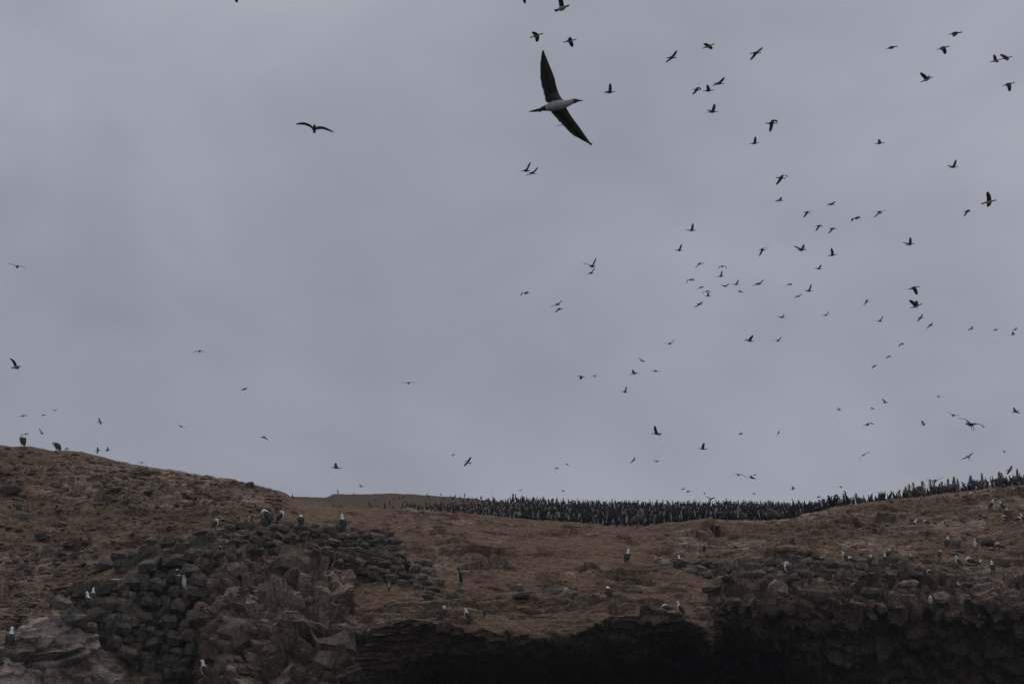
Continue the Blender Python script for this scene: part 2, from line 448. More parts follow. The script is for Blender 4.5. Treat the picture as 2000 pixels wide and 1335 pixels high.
# hand-placed ledges in the brown slope: (u0,u1,v,depth px)
for (u0, u1, vv, dv, amp) in [(890, 1010, 1108, 7, 0.6), (905, 990, 1077, 6, 0.5), (1130, 1180, 1111, 4, 0.4), (1176, 1272, 1116, 5, 0.4), (1195, 1280, 1131, 5, 0.4), (840, 930, 1062, 3, .25), (860, 960, 1093, 3, .25), (1040, 1120, 1140, 3, .2), (1095, 1170, 1183, 4, .35), (1000, 1060, 1190, 3, .25), (930, 1000, 1150, 3, .2), (1190, 1215, 1188, 6, .5),
                              (845, 920, 1086, 5, 0.22), (1095, 1160, 1026, 6, 0.3), (1370, 1420, 1036, 9, 0.5), (1200, 1250, 1055, 6, 0.3),
                              (1470, 1530, 1166, 8, .6), (1685, 1745, 1150, 11, .75), (1745, 1830, 1146, 12, .8), (1640, 1690, 1168, 8, .6), (1760, 1820, 1166, 9, .7), (1560, 1640, 1060, 6, 0.3), (1660, 1720, 1020, 10, 0.45), (1480, 1560, 1086, 7, 0.7), (520, 570, 1180, 9, .7), (596, 664, 1206, 12, .9), (480, 530, 1240, 10, .7), (530, 606, 1256, 13, 1.0), (545, 590, 1278, 10, .8), (640, 690, 1292, 11, .8), (20, 150, 1278, 9, .8), (420, 470, 1170, 9, .6), (560, 640, 1120, 8, .6), (1930, 1950, 1062, 5, 0.4), (1500, 1580, 1083, 5, 0.4)]:
    hu = (U0 - (u0 + u1) / 2) / ((u1 - u0) / 2)
    s = np.clip(1 - hu * hu, 0, 1)
    line = vv + 5 * np.sin(hu * 2.2 + u0) + 3.0 * fbm(P0, 0.8, 2, int(u0))
    below = (V0 - line) / dv
    notch = s * np.where((below > 0) & (below < 1), (1 - below), 0)
    ledge = s * np.where((below <= 0) & (below > -1.4), (1 + below / 1.4), 0)
    H += np.where(T0 > 4.6, -amp * notch + 0.45 * amp * np.minimum(ledge, 1), 0)
P1 = P0 + N0 * H[:, None]
# the last rows: keep the foot under the sea
lastrow = T0 > len(SEG) - 1.5
P1[lastrow & (P1[:, 2] > -0.4) & (T0 > len(SEG) - 0.01), 2] = -1.0
U1, V1 = proj_np(P1)

idx = np.arange(NR * NU).reshape(NR, NU)
quads = np.stack([idx[:-1, :-1], idx[1:, :-1], idx[1:, 1:], idx[:-1, 1:]], -1).reshape(-1, 4)
me = bpy.data.meshes.new('hillside')
me.vertices.add(len(P1)); me.vertices.foreach_set('co', P1.astype(np.float32).ravel())
me.loops.add(quads.size); me.loops.foreach_set('vertex_index', quads.astype(np.int32).ravel())
me.polygons.add(len(quads))
me.polygons.foreach_set('loop_start', np.arange(0, quads.size, 4, dtype=np.int32))
me.polygons.foreach_set('use_smooth', np.ones(len(quads), bool))
me.update(calc_edges=True)
# what the ground is made of, per point: r = stoniness, g = block tone, b = reddish bedrock, a = darker brown on cave face, lower ledge and far ground
stony = np.clip(m_left * (0.46 + 0.40 * patch) + m_crag * 0.85 + m_pink * 1.0 + m_mid * (0.12 + 0.6 * patch * patch2) + m_right * (0.50 + 0.42 * patch) + m_shelf * 0.75 + m_face * 0.25, 0, 1)
tone = np.clip(0.45 * c_mid + 0.35 * c_sml + 0.2 * c_big, 0, 1)
redd = np.clip(m_crag * 0.30 + m_pink * 1.0 + m_shelf * 0.3 * ss(vnoise(P0, 2.5, 77), -.1, .4) + 0.2 * m_left * (c_big > .7), 0, 1)
at_ = me.attributes.new('ground_mix', 'FLOAT_COLOR', 'POINT')
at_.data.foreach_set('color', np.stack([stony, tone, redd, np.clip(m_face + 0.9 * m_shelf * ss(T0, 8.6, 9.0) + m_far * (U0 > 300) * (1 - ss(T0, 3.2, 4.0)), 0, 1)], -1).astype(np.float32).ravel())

mg = bpy.data.materials.new('hillside_earth_and_rock'); mg.use_nodes = True
nt = mg.node_tree; N = nt.nodes; L = nt.links; b = N['Principled BSDF']
b.inputs['Roughness'].default_value = 0.95; b.inputs['Specular IOR Level'].default_value = 0.1
geo = N.new('ShaderNodeNewGeometry')
att = N.new('ShaderNodeAttribute'); att.attribute_name = 'ground_mix'
sep = N.new('ShaderNodeSeparateColor'); L.new(att.outputs['Color'], sep.inputs['Color'])
def noise(scale, detail=5, rough=0.6, vec=None):
    n = N.new('ShaderNodeTexNoise'); n.inputs['Scale'].default_value = scale
    n.inputs['Detail'].default_value = detail; n.inputs['Roughness'].default_value = rough
    L.new(vec or geo.outputs['Position'], n.inputs['Vector'])
    return n.outputs['Fac']
def ramp(fac, p0, c0, p1, c1):
    r = N.new('ShaderNodeValToRGB')
    r.color_ramp.elements[0].position = p0; r.color_ramp.elements[0].color = (*c0, 1)
    r.color_ramp.elements[1].position = p1; r.color_ramp.elements[1].color = (*c1, 1)
    L.new(fac, r.inputs['Fac']); return r.outputs['Color']
def mixc(fac, a, bb, mode='MIX'):
    m = N.new('ShaderNodeMix'); m.data_type = 'RGBA'; m.blend_type = mode
    if isinstance(fac, float): m.inputs['Factor'].default_value = fac
    else: L.new(fac, m.inputs['Factor'])
    for s, x in (('A', a), ('B', bb)):
        if isinstance(x, tuple): m.inputs[s].default_value = (*x, 1)
        else: L.new(x, m.inputs[s])
    return m.outputs['Result']
soil = ramp(noise(0.55, 7, 0.62), 0.32, (0.100, 0.060, 0.038), 0.70, (0.200, 0.127, 0.080))
soil = mixc(ramp(noise(3.2, 6, 0.7), 0.49, (0, 0, 0), 0.66, (0.75, 0.75, 0.75)), soil, (0.285, 0.200, 0.138))
soil = mixc(ramp(noise(0.9, 8, 0.75), 0.55, (0, 0, 0), 0.68, (0.55, 0.55, 0.55)), soil, (0.305, 0.245, 0.190))
stone_c = ramp(sep.outputs['Green'], 0.15, (0.085, 0.059, 0.045), 0.80, (0.44, 0.320, 0.238))
stone_c = mixc(ramp(noise(7.0, 6, 0.7), 0.4, (0, 0, 0), 0.7, (0.6, 0.6, 0.6)), stone_c, (0.220, 0.162, 0.122))
red_c = ramp(sep.outputs['Green'], 0.2, (0.20, 0.145, 0.122), 0.85, (0.50, 0.390, 0.340))
red_c = mixc(ramp(noise(4.0, 7, 0.7), 0.52, (0, 0, 0), 0.66, (0.7, 0.7, 0.7)), red_c, (0.30, 0.245, 0.210))
stone_c = mixc(sep.outputs['Blue'], stone_c, red_c)
edge = noise(5.0, 5, 0.7)
sf = N.new('ShaderNodeMath'); sf.operation = 'SUBTRACT'; L.new(sep.outputs['Red'], sf.inputs[0]); 
e2 = N.new('ShaderNodeMath'); e2.operation = 'SUBTRACT'; e2.inputs[0].default_value = 1.0; L.new(edge, e2.inputs[1])
L.new(e2.outputs['Value'], sf.inputs[1])
sfr = ramp(sf.outputs['Value'], 0.0, (0.05, 0.05, 0.05), 0.22, (1, 1, 1))
# (the ramp clamps negatives to its first colour)
base = mixc(sfr, soil, stone_c)
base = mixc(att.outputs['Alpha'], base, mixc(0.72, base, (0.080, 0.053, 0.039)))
# bird lime streaking down the rock and thin lichen
mp = N.new('ShaderNodeMapping'); mp.inputs['Scale'].default_value = (4.5, 4.5, 0.55); L.new(geo.outputs['Position'], mp.inputs['Vector'])
lime = ramp(noise(1.0, 5, 0.65, mp.outputs['Vector']), 0.50, (0, 0, 0), 0.72, (0.8, 0.8, 0.8))
lm = N.new('ShaderNodeMath'); lm.operation = 'MULTIPLY'; L.new(lime, lm.inputs[0]); L.new(sep.outputs['Blue'], lm.inputs[1])
base = mixc(lm.outputs['Value'], base, (0.44, 0.41, 0.385))
mp2 = N.new('ShaderNodeMapping'); mp2.inputs['Scale'].default_value = (1, 1, 2.6); L.new(geo.outputs['Position'], mp2.inputs['Vector'])
grime = ramp(noise(6.5, 6, 0.75, mp2.outputs['Vector']), 0.34, (0.36, 0.335, 0.32), 0.66, (1.48, 1.46, 1.43))
speck = ramp(noise(9.0, 3, 0.6), 0.66, (0, 0, 0), 0.72, (0.5, 0.5, 0.5))
base = mixc(speck, base, (0.40, 0.37, 0.34))
base = mixc(1.0, base, grime, 'MULTIPLY')
L.new(base, b.inputs['Base Color'])
bp1 = N.new('ShaderNodeBump'); bp1.inputs['Strength'].default_value = 1.0; bp1.inputs['Distance'].default_value = 0.14
L.new(noise(4.5, 8, 0.75, mp2.outputs['Vector']), bp1.inputs['Height'])
L.new(bp1.outputs['Normal'], b.inputs['Normal'])
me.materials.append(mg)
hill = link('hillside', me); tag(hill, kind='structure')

# sea
sm = bpy.data.materials.new('sea_water'); sm.use_nodes = True
sb = sm.node_tree.nodes['Principled BSDF']
sb.inputs['Base Color'].default_value = (0.012, 0.026, 0.030, 1); sb.inputs['Roughness'].default_value = 0.12
sn = sm.node_tree.nodes.new('ShaderNodeTexNoise'); sn.inputs['Scale'].default_value = 0.9; sn.inputs['Detail'].default_value = 6
sbp = sm.node_tree.nodes.new('ShaderNodeBump'); sbp.inputs['Strength'].default_value = 0.6; sbp.inputs['Distance'].default_value = 0.4
sg = sm.node_tree.nodes.new('ShaderNodeNewGeometry')
sm.node_tree.links.new(sg.outputs['Position'], sn.inputs['Vector'])
sm.node_tree.links.new(sn.outputs['Fac'], sbp.inputs['Height']); sm.node_tree.links.new(sbp.outputs['Normal'], sb.inputs['Normal'])
sea = link('sea', mesh_from('sea', [(-3000, -3000, 0), (3000, -3000, 0), (3000, 3000, 0), (-3000, 3000, 0)], [(0, 1, 2, 3)], [sm]))
tag(sea, kind='structure')

# ground lookup by photograph pixel: nearest visible point of the hillside
vis = T0 > 4.0
pu, pv, pP, pN = U1[vis], V1[vis], P1[vis], N0[vis]
order = np.argsort(pu); pu, pv, pP, pN = pu[order], pv[order], pP[order], pN[order]
def ground(u, v, r=3.0):
    a, bq = np.searchsorted(pu, [u - r, u + r])
    sv = np.abs(pv[a:bq] - v)
    m = np.where(sv < r)[0]
    if len(m) == 0:
        return ground(u, v, r * 2) if r < 40 else (at(u, v, 90), Vector((0, -1, 0)))
    ds = pP[a:bq][m, 1]
    near = m[ds < ds.min() + 0.6]
    k = near[np.argmin(sv[near] ** 2 + (pu[a:bq][near] - u) ** 2)]
    return Vector(pP[a + k]), Vector(pN[a + k])

# ------------------------------------------------------------------ stones
def stone_mesh(name, mat, seed, sq=2.8, jit=0.12, nz=4, nphi=8):
    """irregular block about 1 unit wide, ~60 triangles"""
    rnd = random.Random(seed)
    vs, fs = [(rnd.uniform(-.1, .1), rnd.uniform(-.1, .1), -0.44)], []
    ph0 = rnd.uniform(0, 1)
    sx, sy = rnd.uniform(.85, 1.1), rnd.uniform(.8, 1.1)
    for i in range(1, nz):
        th = math.pi * i / nz
        for k in range(nphi):
            ph = 2 * math.pi * (k + ph0) / nphi
            x, y, z = math.sin(th) * math.cos(ph), math.sin(th) * math.sin(ph), -math.cos(th)
            q = (abs(x) ** sq + abs(y) ** sq + abs(z) ** sq) ** (-1 / sq)
            j = 1 + rnd.uniform(-jit, jit)
            vs.append((0.5 * x * q * j * sx, 0.5 * y * q * j * sy, 0.5 * z * q * (1 + rnd.uniform(-jit, jit))))
    vs.append((rnd.uniform(-.2, .2), rnd.uniform(-.2, .2), 0.45))
    for k in range(nphi):
        fs.append((0, 1 + (k + 1) % nphi, 1 + k))
    for i in range(nz - 2):
        for k in range(nphi):
            a = 1 + i * nphi
            fs.append((a + k, a + (k + 1) % nphi, a + nphi + (k + 1) % nphi, a + nphi + k))
    a = 1 + (nz - 2) * nphi
    for k in range(nphi):
        fs.append((a + k, a + (k + 1) % nphi, len(vs) - 1))
    return mesh_from(name, vs, fs, [mat], smooth=False)

WALL_MESH = [stone_mesh('stone', M_STONE, 100 + i, sq=3.4 + 1.6 * (i % 3), jit=0.22, nz=4, nphi=5 + i % 4) for i in range(24)]

def inside(poly, x, y):
    c = False
    n = len(poly)
    for i in range(n):
        x1, y1 = poly[i]; x2, y2 = poly[(i + 1) % n]
        if (y1 > y) != (y2 > y) and x < (x2 - x1) * (y - y1) / (y2 - y1) + x1:
            c = not c
    return c

def dry_wall(poly, wpx, hpx, slope, label, seed, depth=1.0):
    rnd = random.Random(seed)
    us_ = [p[0] for p in poly]; vs_ = [p[1] for p in poly]
    base, _ = ground(sum(us_) / len(us_), max(vs_) - 4)
    root = link('dry_stone_wall', None, loc=base)
    tag(root, label, 'wall', 'dry-stone walls on the hillside')
    asp = wpx                      # width : height of the stones
    placed = []
    for hs in hpx:
        for _ in range(1500):
            if len(placed) >= 300: break
            u, v = rnd.uniform(min(us_), max(us_)), rnd.uniform(min(vs_), max(vs_))
            if not inside(poly, u, v): continue
            h = hs * rnd.uniform(.88, 1.12)
            vv = v - slope * (u - us_[0])
            if any(((u - a) / asp) ** 2 + (vv - c) ** 2 < (0.47 * (h + g)) ** 2 for a, c, g in placed): continue
            placed.append((u, vv, h))
    for (u, vv, h) in placed:
        v = vv + slope * (u - us_[0])
        w = h * asp * rnd.uniform(.9, 1.15)
        p, nn = ground(u, v)
        k = p.y / (FPX * cP)
        o = link('stone', rnd.choice(WALL_MESH), root)
        d = min(w, 1.6 * h) * k * rnd.uniform(0.9, 1.4) * depth
        o.location = p - base + Vector((0, -0.10 * d + rnd.uniform(-.16, .06), 0))
        o.scale = (w * k * 1.12, d * 1.3, h * k * 1.16)
        tilt = math.atan(slope)
        o.rotation_euler = (rnd.uniform(-.25, .25), tilt + rnd.gauss(0, .24), rnd.uniform(-.6, .6))
    n = len(placed)
    return n

polyA = [(112, 1168), (160, 1152), (210, 1130), (290, 1122), (296, 1104), (185, 1118), (200, 1100), (260, 1078), (310, 1056), (380, 1054), (412, 1066), (402, 1080),
         (398, 1128), (384, 1168), (382, 1248), (390, 1268), (390, 1284), (360, 1320), (300, 1332), (270, 1308), (240, 1276), (210, 1248), (170, 1222), (112, 1196)]
polyB = [(406, 1046), (424, 1036), (460, 1024), (512, 1022), (552, 1020), (590, 1028), (630, 1028), (670, 1036), (700, 1032), (736, 1036), (770, 1044), (780, 1056),
         (778, 1084), (792, 1088), (802, 1100), (832, 1102), (850, 1124), (858, 1140), (848, 1160), (820, 1162), (804, 1148), (780, 1142), (760, 1142),
         (728, 1132), (700, 1116), (680, 1110), (660, 1094), (640, 1082), (600, 1070), (576, 1074), (540, 1078), (490, 1076), (450, 1088), (404, 1086)]
polyC = [(1318, 1108), (1345, 1098), (1400, 1098), (1440, 1104), (1480, 1092), (1500, 1082), (1540, 1078), (1585, 1082), (1600, 1094), (1650, 1106), (1700, 1103),
         (1722, 1093), (1760, 1096), (1792, 1108), (1790, 1124), (1700, 1132), (1600, 1130), (1500, 1130), (1440, 1130), (1380, 1124), (1330, 1116)]
nA = dry_wall(polyA, 1.5, (23, 18, 14, 11, 8, 6), 0.03, 'tall dark dry-stone wall of squarish blocks propping up the left hillside', 5)
nB = dry_wall(polyB, 2.0, (12, 10, 8.5, 7, 5.5), 0.14, 'long low wall of thin flat stones running down to the right below the preening boobies', 6)
nC = dry_wall(polyC, 2.0, (13, 10, 8.5, 7, 5.5), 0.03, 'low tumbled stone wall along the ledge above the right-hand overhang', 7)

# single boulders: (u, v, width px, height px, material, label)
BOULDERS = [
    (1299, 1097, 19, 12, M_PALE, 'round white boulder left of the low right-hand stone wall'),
    (1281, 1111, 15, 11, M_GREY, 'small grey block just below the round white boulder'),
    (1010, 1146, 30, 13, M_GREY, 'flat greenish slab lying on top of a darker slab on the brown slope'),
    (1024, 1162, 38, 15, M_DARKR, 'dark tilted slab beneath the flat greenish slab on the brown slope'),
    (1045, 1163, 20, 11, M_TAN, 'tan slab at the right end of the dark tilted slab'),
    (1066, 1148, 12, 13, M_DARKR, 'dark upright stone at the left end of a row on the brown slope'),
    (1087, 1151, 19, 13, M_GREY, 'rounded grey stone in the middle of a row on the brown slope'),
    (1106, 1155, 14, 13, M_PALE, 'pale split stone at the right of a row on the brown slope'),
    (1138, 1158, 18, 8, M_PINK, 'low flat stone between the stone row and the small pale stone'),
    (1166, 1160, 12, 8, M_PALE, 'small pale stone beside the booby preening on the brown slope'),
    (1534, 1071, 46, 15, M_TAN, 'long reddish tan boulder on top of the right-hand wall'),
    (1924, 1056, 38, 17, M_PINK, 'pinkish boulder with a dark hollow under it on the right slope'),
    (1870, 1056, 17, 15, M_PINK, 'upright pale pink stone left of the pinkish boulder'),
    (1873, 1075, 24, 8, M_CRAGS, 'flat stone below the upright pale pink stone'),
    (886, 1167, 32, 15, M_DARKR, 'dark rock above the two white-headed boobies near the cliff edge'),
    (836, 1164, 24, 9, M_DARKR, 'low dark stone fallen at the foot of the sloping wall'),
    (980, 1163, 24, 12, M_TAN, 'brown stone left of the stacked slabs on the brown slope'),
    (992, 1139, 14, 10, M_TAN, 'small tan stone above the stacked slabs'),
    (22, 956, 44, 18, M_CRAGS, 'broad low rock at the left edge of the upper hillside'),
    (38, 989, 13, 13, M_DARKR, 'small dark rock standing up on the far left hillside'),
    (40, 1004, 24, 18, M_GREY, 'grey rock right under the small dark rock on the far left'),
    (96, 1076, 24, 13, M_DARKR, 'dark angular rock low on the left hillside'),
    (142, 1082, 14, 11, M_DARKR, 'dark lump right of the angular rock on the left hillside'),
    (29, 1092, 18, 12, M_TAN, 'squarish brown stone low at the left edge'),
    (82, 1045, 26, 14, M_DARKR, 'dark rock with a hollow in the middle of the left hillside'),
    (232, 1135, 54, 10, M_PALE, 'long whitish capstone on the tall left wall'),
    (216, 1147, 30, 9, M_GREY, 'grey capstone under the long whitish capstone'),
    (140, 1144, 64, 9, M_TAN, 'thin brown slab sticking out left of the tall wall'),
    (140, 1208, 58, 24, M_GUANO, 'big block with white streaks of droppings under the paired boobies'),
    (322, 1140, 44, 44, M_DARKR, 'large dark block under the two long-necked boobies'),
    (1518, 1150, 36, 36, M_CRAGS, 'pointed triangular boulder under the right-hand ledge'),
    (1526, 1128, 30, 22, M_CRAGS, 'slab leaning on the pointed triangular boulder'),
    (1592, 1162, 62, 24, M_CRAGS, 'broad rock slab left of the booby on the overhang edge'),
    (1392, 1153, 44, 16, M_DARKR, 'dark rock at the corner where the brown slope meets the overhang'),
    (1596, 1097, 14, 6, M_PALE, 'small white stone lying on the right-hand wall'),
    (1518, 1118, 9, 6, M_PALE, 'tiny white stone in front of the booby resting on the wall'),
    (1377, 1200, 24, 20, M_CRAGS, 'knob of rock on the tip of the brown overhang'),
    (1700, 1150, 44, 20, M_DARKR, 'dark weathered rock in the right-hand ledge'),
    (1775, 1140, 40, 16, M_CRAGS, 'rock above the dark hollow of the right-hand ledge'),
    (1690, 1093, 30, 8, M_CRAGS, 'flat slab beneath a booby on the right slope'),
    (1460, 1120, 26, 14, M_CRAGS, 'squarish stone in front of the right-hand wall'),
]
for i, (u, v, w, h, m, lab) in enumerate(BOULDERS):
    p, nn = ground(u, v + h * 0.35)
    k = p.y / (FPX * cP)
    flatv = h / w
    o = link('boulder', stone_mesh('boulder', m, 300 + i, sq=3.2, jit=0.2, nz=5, nphi=8))
    d = max(h, 0.6 * w) * k
    o.location = p + Vector((0, 0.05 * d, h * 0.32 * k))
    o.scale = (w * k, d, h * k * 1.05)
    o.rotation_euler = (random.uniform(-.1, .1), random.uniform(-.12, .12), random.uniform(-.3, .3))
    tag(o, lab, 'boulder', 'single boulders on the slopes')

# loose rubble: one mass nobody could count
rng = np.random.default_rng(11)
def scatter(name, mask, prob, n, wpx, mat, label, seed, squash=0.42, sq=2.5, tumble=.2, sink=.03):
    cand = np.where(mask)[0]
    pr = prob[cand]; pr = pr / pr.sum()
    pick = rng.choice(cand, n, replace=False, p=pr)
    protos = []
    for s in range(6):
        mm = stone_mesh('tmp', mat, seed + s, sq=sq, jit=0.22, nz=4, nphi=6 - (s % 2))
        vv = np.array([v.co[:] for v in mm.vertices]); ff = [tuple(pp.vertices) for pp in mm.polygons]
        protos.append((vv, ff)); bpy.data.meshes.remove(mm)
    V_, F_, off = [], [], 0
    for j in pick:
        vv, ff = protos[rng.integers(6)]
        k = P1[j, 1] / (FPX * cP)
        w = wpx[0] * (wpx[1] / wpx[0]) ** (rng.random() ** 1.8) * k
        a = rng.uniform(0, 6.28); c, s = math.cos(a), math.sin(a)
        t2 = rng.normal(0, tumble)
        q = vv * np.array([w, w * rng.uniform(.7, 1.3), w * squash * rng.uniform(.6, 1.3)])
        t = rng.normal(0, tumble)
        q = np.stack([q[:, 0], q[:, 1] * math.cos(t) - q[:, 2] * math.sin(t), q[:, 1] * math.sin(t) + q[:, 2] * math.cos(t)], -1)
        q = np.stack([q[:, 0] * math.cos(t2) - q[:, 2] * math.sin(t2), q[:, 1], q[:, 0] * math.sin(t2) + q[:, 2] * math.cos(t2)], -1)
        q = np.stack([q[:, 0] * c - q[:, 1] * s, q[:, 0] * s + q[:, 1] * c, q[:, 2]], -1)
        q = q + P1[j] + N0[j] * w * sink
        V_.append(q); F_ += [tuple(x + off for x in f) for f in ff]; off += len(q)
    o = link(name, mesh_from(name, np.concatenate(V_), F_, [mat], smooth=False))
    tag(o, label, 'rubble', kind='stuff')
M_CLIFF = mat_rock('cliff_block', (0.092, 0.065, 0.050), (0.225, 0.162, 0.124), (0.15, 0.098, 0.075), per_obj=False, guano=0.6)
wn_ = np.clip(flat - 0.2, 0, 1)
infr = (U1 > -250) & (U1 < 2250)
scatter('rubble', infr & (m_left > 0.5) & (T0 < 8.9) & (T0 > 5.05), (0.22 + patch * patch2) * wn_, 4200, (2.5, 19), M_SCREE,
        'loose brown rubble strewn over the left hillside', 400)
scatter('rubble', infr & (m_right > 0.5) & (T0 < 8.2), (0.2 + patch * patch2) * wn_, 2600, (2.5, 13), M_SCREE,
        'loose stones scattered over the right slope', 420)
scatter('rubble', infr & (m_mid > 0.5) & (T0 < 8.8), (0.01 + patch * patch2) * wn_, 900, (2, 8), M_SCREE,
        'few loose stones on the smooth brown slope', 440)
scatter('rubble', infr & ((m_crag > 0.5) | (m_shelf > 0.5)) & (T0 < 8.95), 0.1 + patch2, 800, (3, 20), M_CRAGS,
        'broken angular rock lodged in the crag faces', 460, squash=0.8)

scatter('rubble', infr & (m_crag > 0.8) & (T0 < 9.9), 0.05 + patch2, 110, (14, 66), M_CLIFF,
        'sharp fractured blocks jutting from the crag beside the tall wall', 480, squash=0.8, sq=7.0, tumble=.6, sink=-.27)
scatter('rubble', infr & (m_shelf > 0.6) & (T0 < 8.8) & (T0 > 7.6), 0.3 + patch2, 90, (12, 48), M_CLIFF,
        'broken angular slabs stacked along the right-hand ledge', 500, squash=0.5, sq=7.0, tumble=.35, sink=-.18)
scatter('rubble', infr & (m_left > 0.5) & (T0 < 8.9) & (T0 > 5.22), (0.15 + patch) * wn_, 260, (14, 46), M_CLIFF,
        'flat weathered slabs of bedrock half buried in the left hillside', 520, squash=0.28, sq=4.0, tumble=.22, sink=-.05)

# ------------------------------------------------------------------ birds: shared builders
def loft(path, radii, n=8, side=Vector((0, 1, 0))):
    """closed tube along path; radii = (across, along-normal)"""
    vs, fs = [], []
    pts = [Vector(p) for p in path]
    m = len(pts)
    vs.append(pts[0])
    rings = []
    for i in range(1, m - 1):
        t = (pts[i + 1] - pts[i - 1]).normalized()
        s = (side - t * side.dot(t)).normalized()
        up = t.cross(s)
        rw, rh = radii[i] if isinstance(radii[i], tuple) else (radii[i], radii[i])
        rings.append(len(vs))
        for k in range(n):
            a = 2 * math.pi * k / n
            vs.append(pts[i] + s * (math.cos(a) * rw) + up * (math.sin(a) * rh))
    vs.append(pts[-1])
    tags = []
    for k in range(n):
        fs.append((0, rings[0] + (k + 1) % n, rings[0] + k)); tags.append((0, k))
    for i in range(len(rings) - 1):
        for k in range(n):
            a, c = rings[i], rings[i + 1]
            fs.append((a + k, a + (k + 1) % n, c + (k + 1) % n, c + k)); tags.append((i + 1, k))
    for k in range(n):
        fs.append((rings[-1] + k, rings[-1] + (k + 1) % n, len(vs) - 1)); tags.append((len(rings), k))
    return vs, fs, tags

def spike(a, c, r0, r1, n=6, flatten=1.0):
    a, c = Vector(a), Vector(c)
    t = (c - a).normalized()
    s = t.cross(Vector((0.1, 0.2, 1))).normalized(); up = s.cross(t)
    vs, fs = [], []
    for (p, r) in ((a, r0), (c, r1)):
        for k in range(n):
            g = 2 * math.pi * k / n
            vs.append(p + s * math.cos(g) * r + up * math.sin(g) * r * flatten)
    for k in range(n):
        fs.append((k, (k + 1) % n, n + (k + 1) % n, n + k))
    fs.append(tuple(range(n - 1, -1, -1))); fs.append(tuple(range(n, 2 * n)))
    return vs, fs

def folded_wing(shoulder, tip, width, y, thick, s):
    """closed wing lying along the flank: leaf shape with bulge"""
    a, c = Vector((shoulder[0], 0, shoulder[1])), Vector((tip[0], 0, tip[1]))
    vs, fs = [], []
    t = (c - a); L_ = t.length; t.normalize()
    nrm_ = Vector((-t.z, 0, t.x))
    prof = [(0, .35), (.15, .8), (.4, 1.0), (.65, .75), (.85, .4)]
    for f, w in prof:
        p = a + t * (L_ * f)
        yy = y * (1 - 0.55 * f * f)
        hw = width * w * .5
        vs += [p + nrm_ * hw + Vector((0, s * (yy - thick * .3), 0)), p + Vector((0, s * (yy + thick), 0)),
               p - nrm_ * hw + Vector((0, s * (yy - thick * .1), 0)), p + Vector((0, s * (yy - thick), 0))]
    vs.append(c + Vector((0, s * y * .35, 0)))
    for i in range(len(prof) - 1):
        for k in range(4):
            q = i * 4
            fs.append((q + k, q + (k + 1) % 4, q + 4 + (k + 1) % 4, q + 4 + k))
    q = (len(prof) - 1) * 4
    for k in range(4):
        fs.append((q + k, q + (k + 1) % 4, len(vs) - 1))
    fs.append((3, 2, 1, 0))
    return vs, fs

def standing_bird(name, spine, rad, split, wing, bill, legs, mats, tail_w=1.0, eye=None, bodymat=None):
    """mats: (back, head, front, wing, bill). split(ring, angle index) -> slot of the body faces. parked until used"""
    root = bpy.data.objects.new(name, None); col.objects.link(root)
    vs, fs, tg = loft([(x, 0, z) for x, z in spine], rad, 10)
    fm = [split(i, k) for i, k in tg]
    link('body', mesh_from('body', vs, fs, [mats[0], mats[1], mats[2]], fm), root)
    for s in (-1, 1):
        v2, f2 = folded_wing(*wing, s)
        link('wing', mesh_from('wing', v2, f2, [mats[3]]), root)
    v2, f2 = spike(*bill)
    link('beak', mesh_from('beak', v2, f2, [mats[4]]), root)
    # tail: flat wedge
    tx, tz = spine[0]; bx, bz = spine[2]
    d = Vector((tx - bx, 0, tz - bz)).normalized()
    e = Vector((bx, 0, bz)) + d * 0.06
    t_ = Vector((tx, 0, tz)) + d * 0.07
    nn = Vector((-d.z, 0, d.x)) * 0.012
    w0, w1 = 0.028 * tail_w, 0.045 * tail_w
    v3 = [e + Vector((0, -w0, 0)) + nn, e + Vector((0, w0, 0)) + nn, t_ + Vector((0, w1, 0)) + nn * .4, t_ + Vector((0, -w1, 0)) + nn * .4,
          e + Vector((0, -w0, 0)) - nn, e + Vector((0, w0, 0)) - nn, t_ + Vector((0, w1, 0)) - nn * .4, t_ + Vector((0, -w1, 0)) - nn * .4]
    link('tail', mesh_from('tail', v3, [(0, 1, 2, 3), (7, 6, 5, 4), (0, 4, 5, 1), (1, 5, 6, 2), (2, 6, 7, 3), (3, 7, 4, 0)], [mats[3]], smooth=False), root)
    for s in (-1, 1):
        lv, lf = spike((legs[0], s * legs[1], legs[2]), (legs[0], s * legs[1], 0.012), 0.014, 0.010, 5)
        n0 = len(lv)
        x, y = legs[0], s * legs[1]
        lv += [Vector((x - .03, y, .012)), Vector((x + .08, y - .035, .006)), Vector((x + .095, y, .008)), Vector((x + .08, y + .035, .006)),
               Vector((x, y, .035)), Vector((x + .03, y, -.01))]
        lf += [(n0, n0 + 4, n0 + 1), (n0 + 4, n0 + 2, n0 + 1), (n0 + 4, n0 + 3, n0 + 2), (n0, n0 + 3, n0 + 4), (n0, n0 + 1, n0 + 5), (n0 + 1, n0 + 2, n0 + 5), (n0 + 2, n0 + 3, n0 + 5), (n0 + 3, n0, n0 + 5)]
        link('leg', mesh_from('leg', lv, lf, [M_FOOT]), root)
    return root

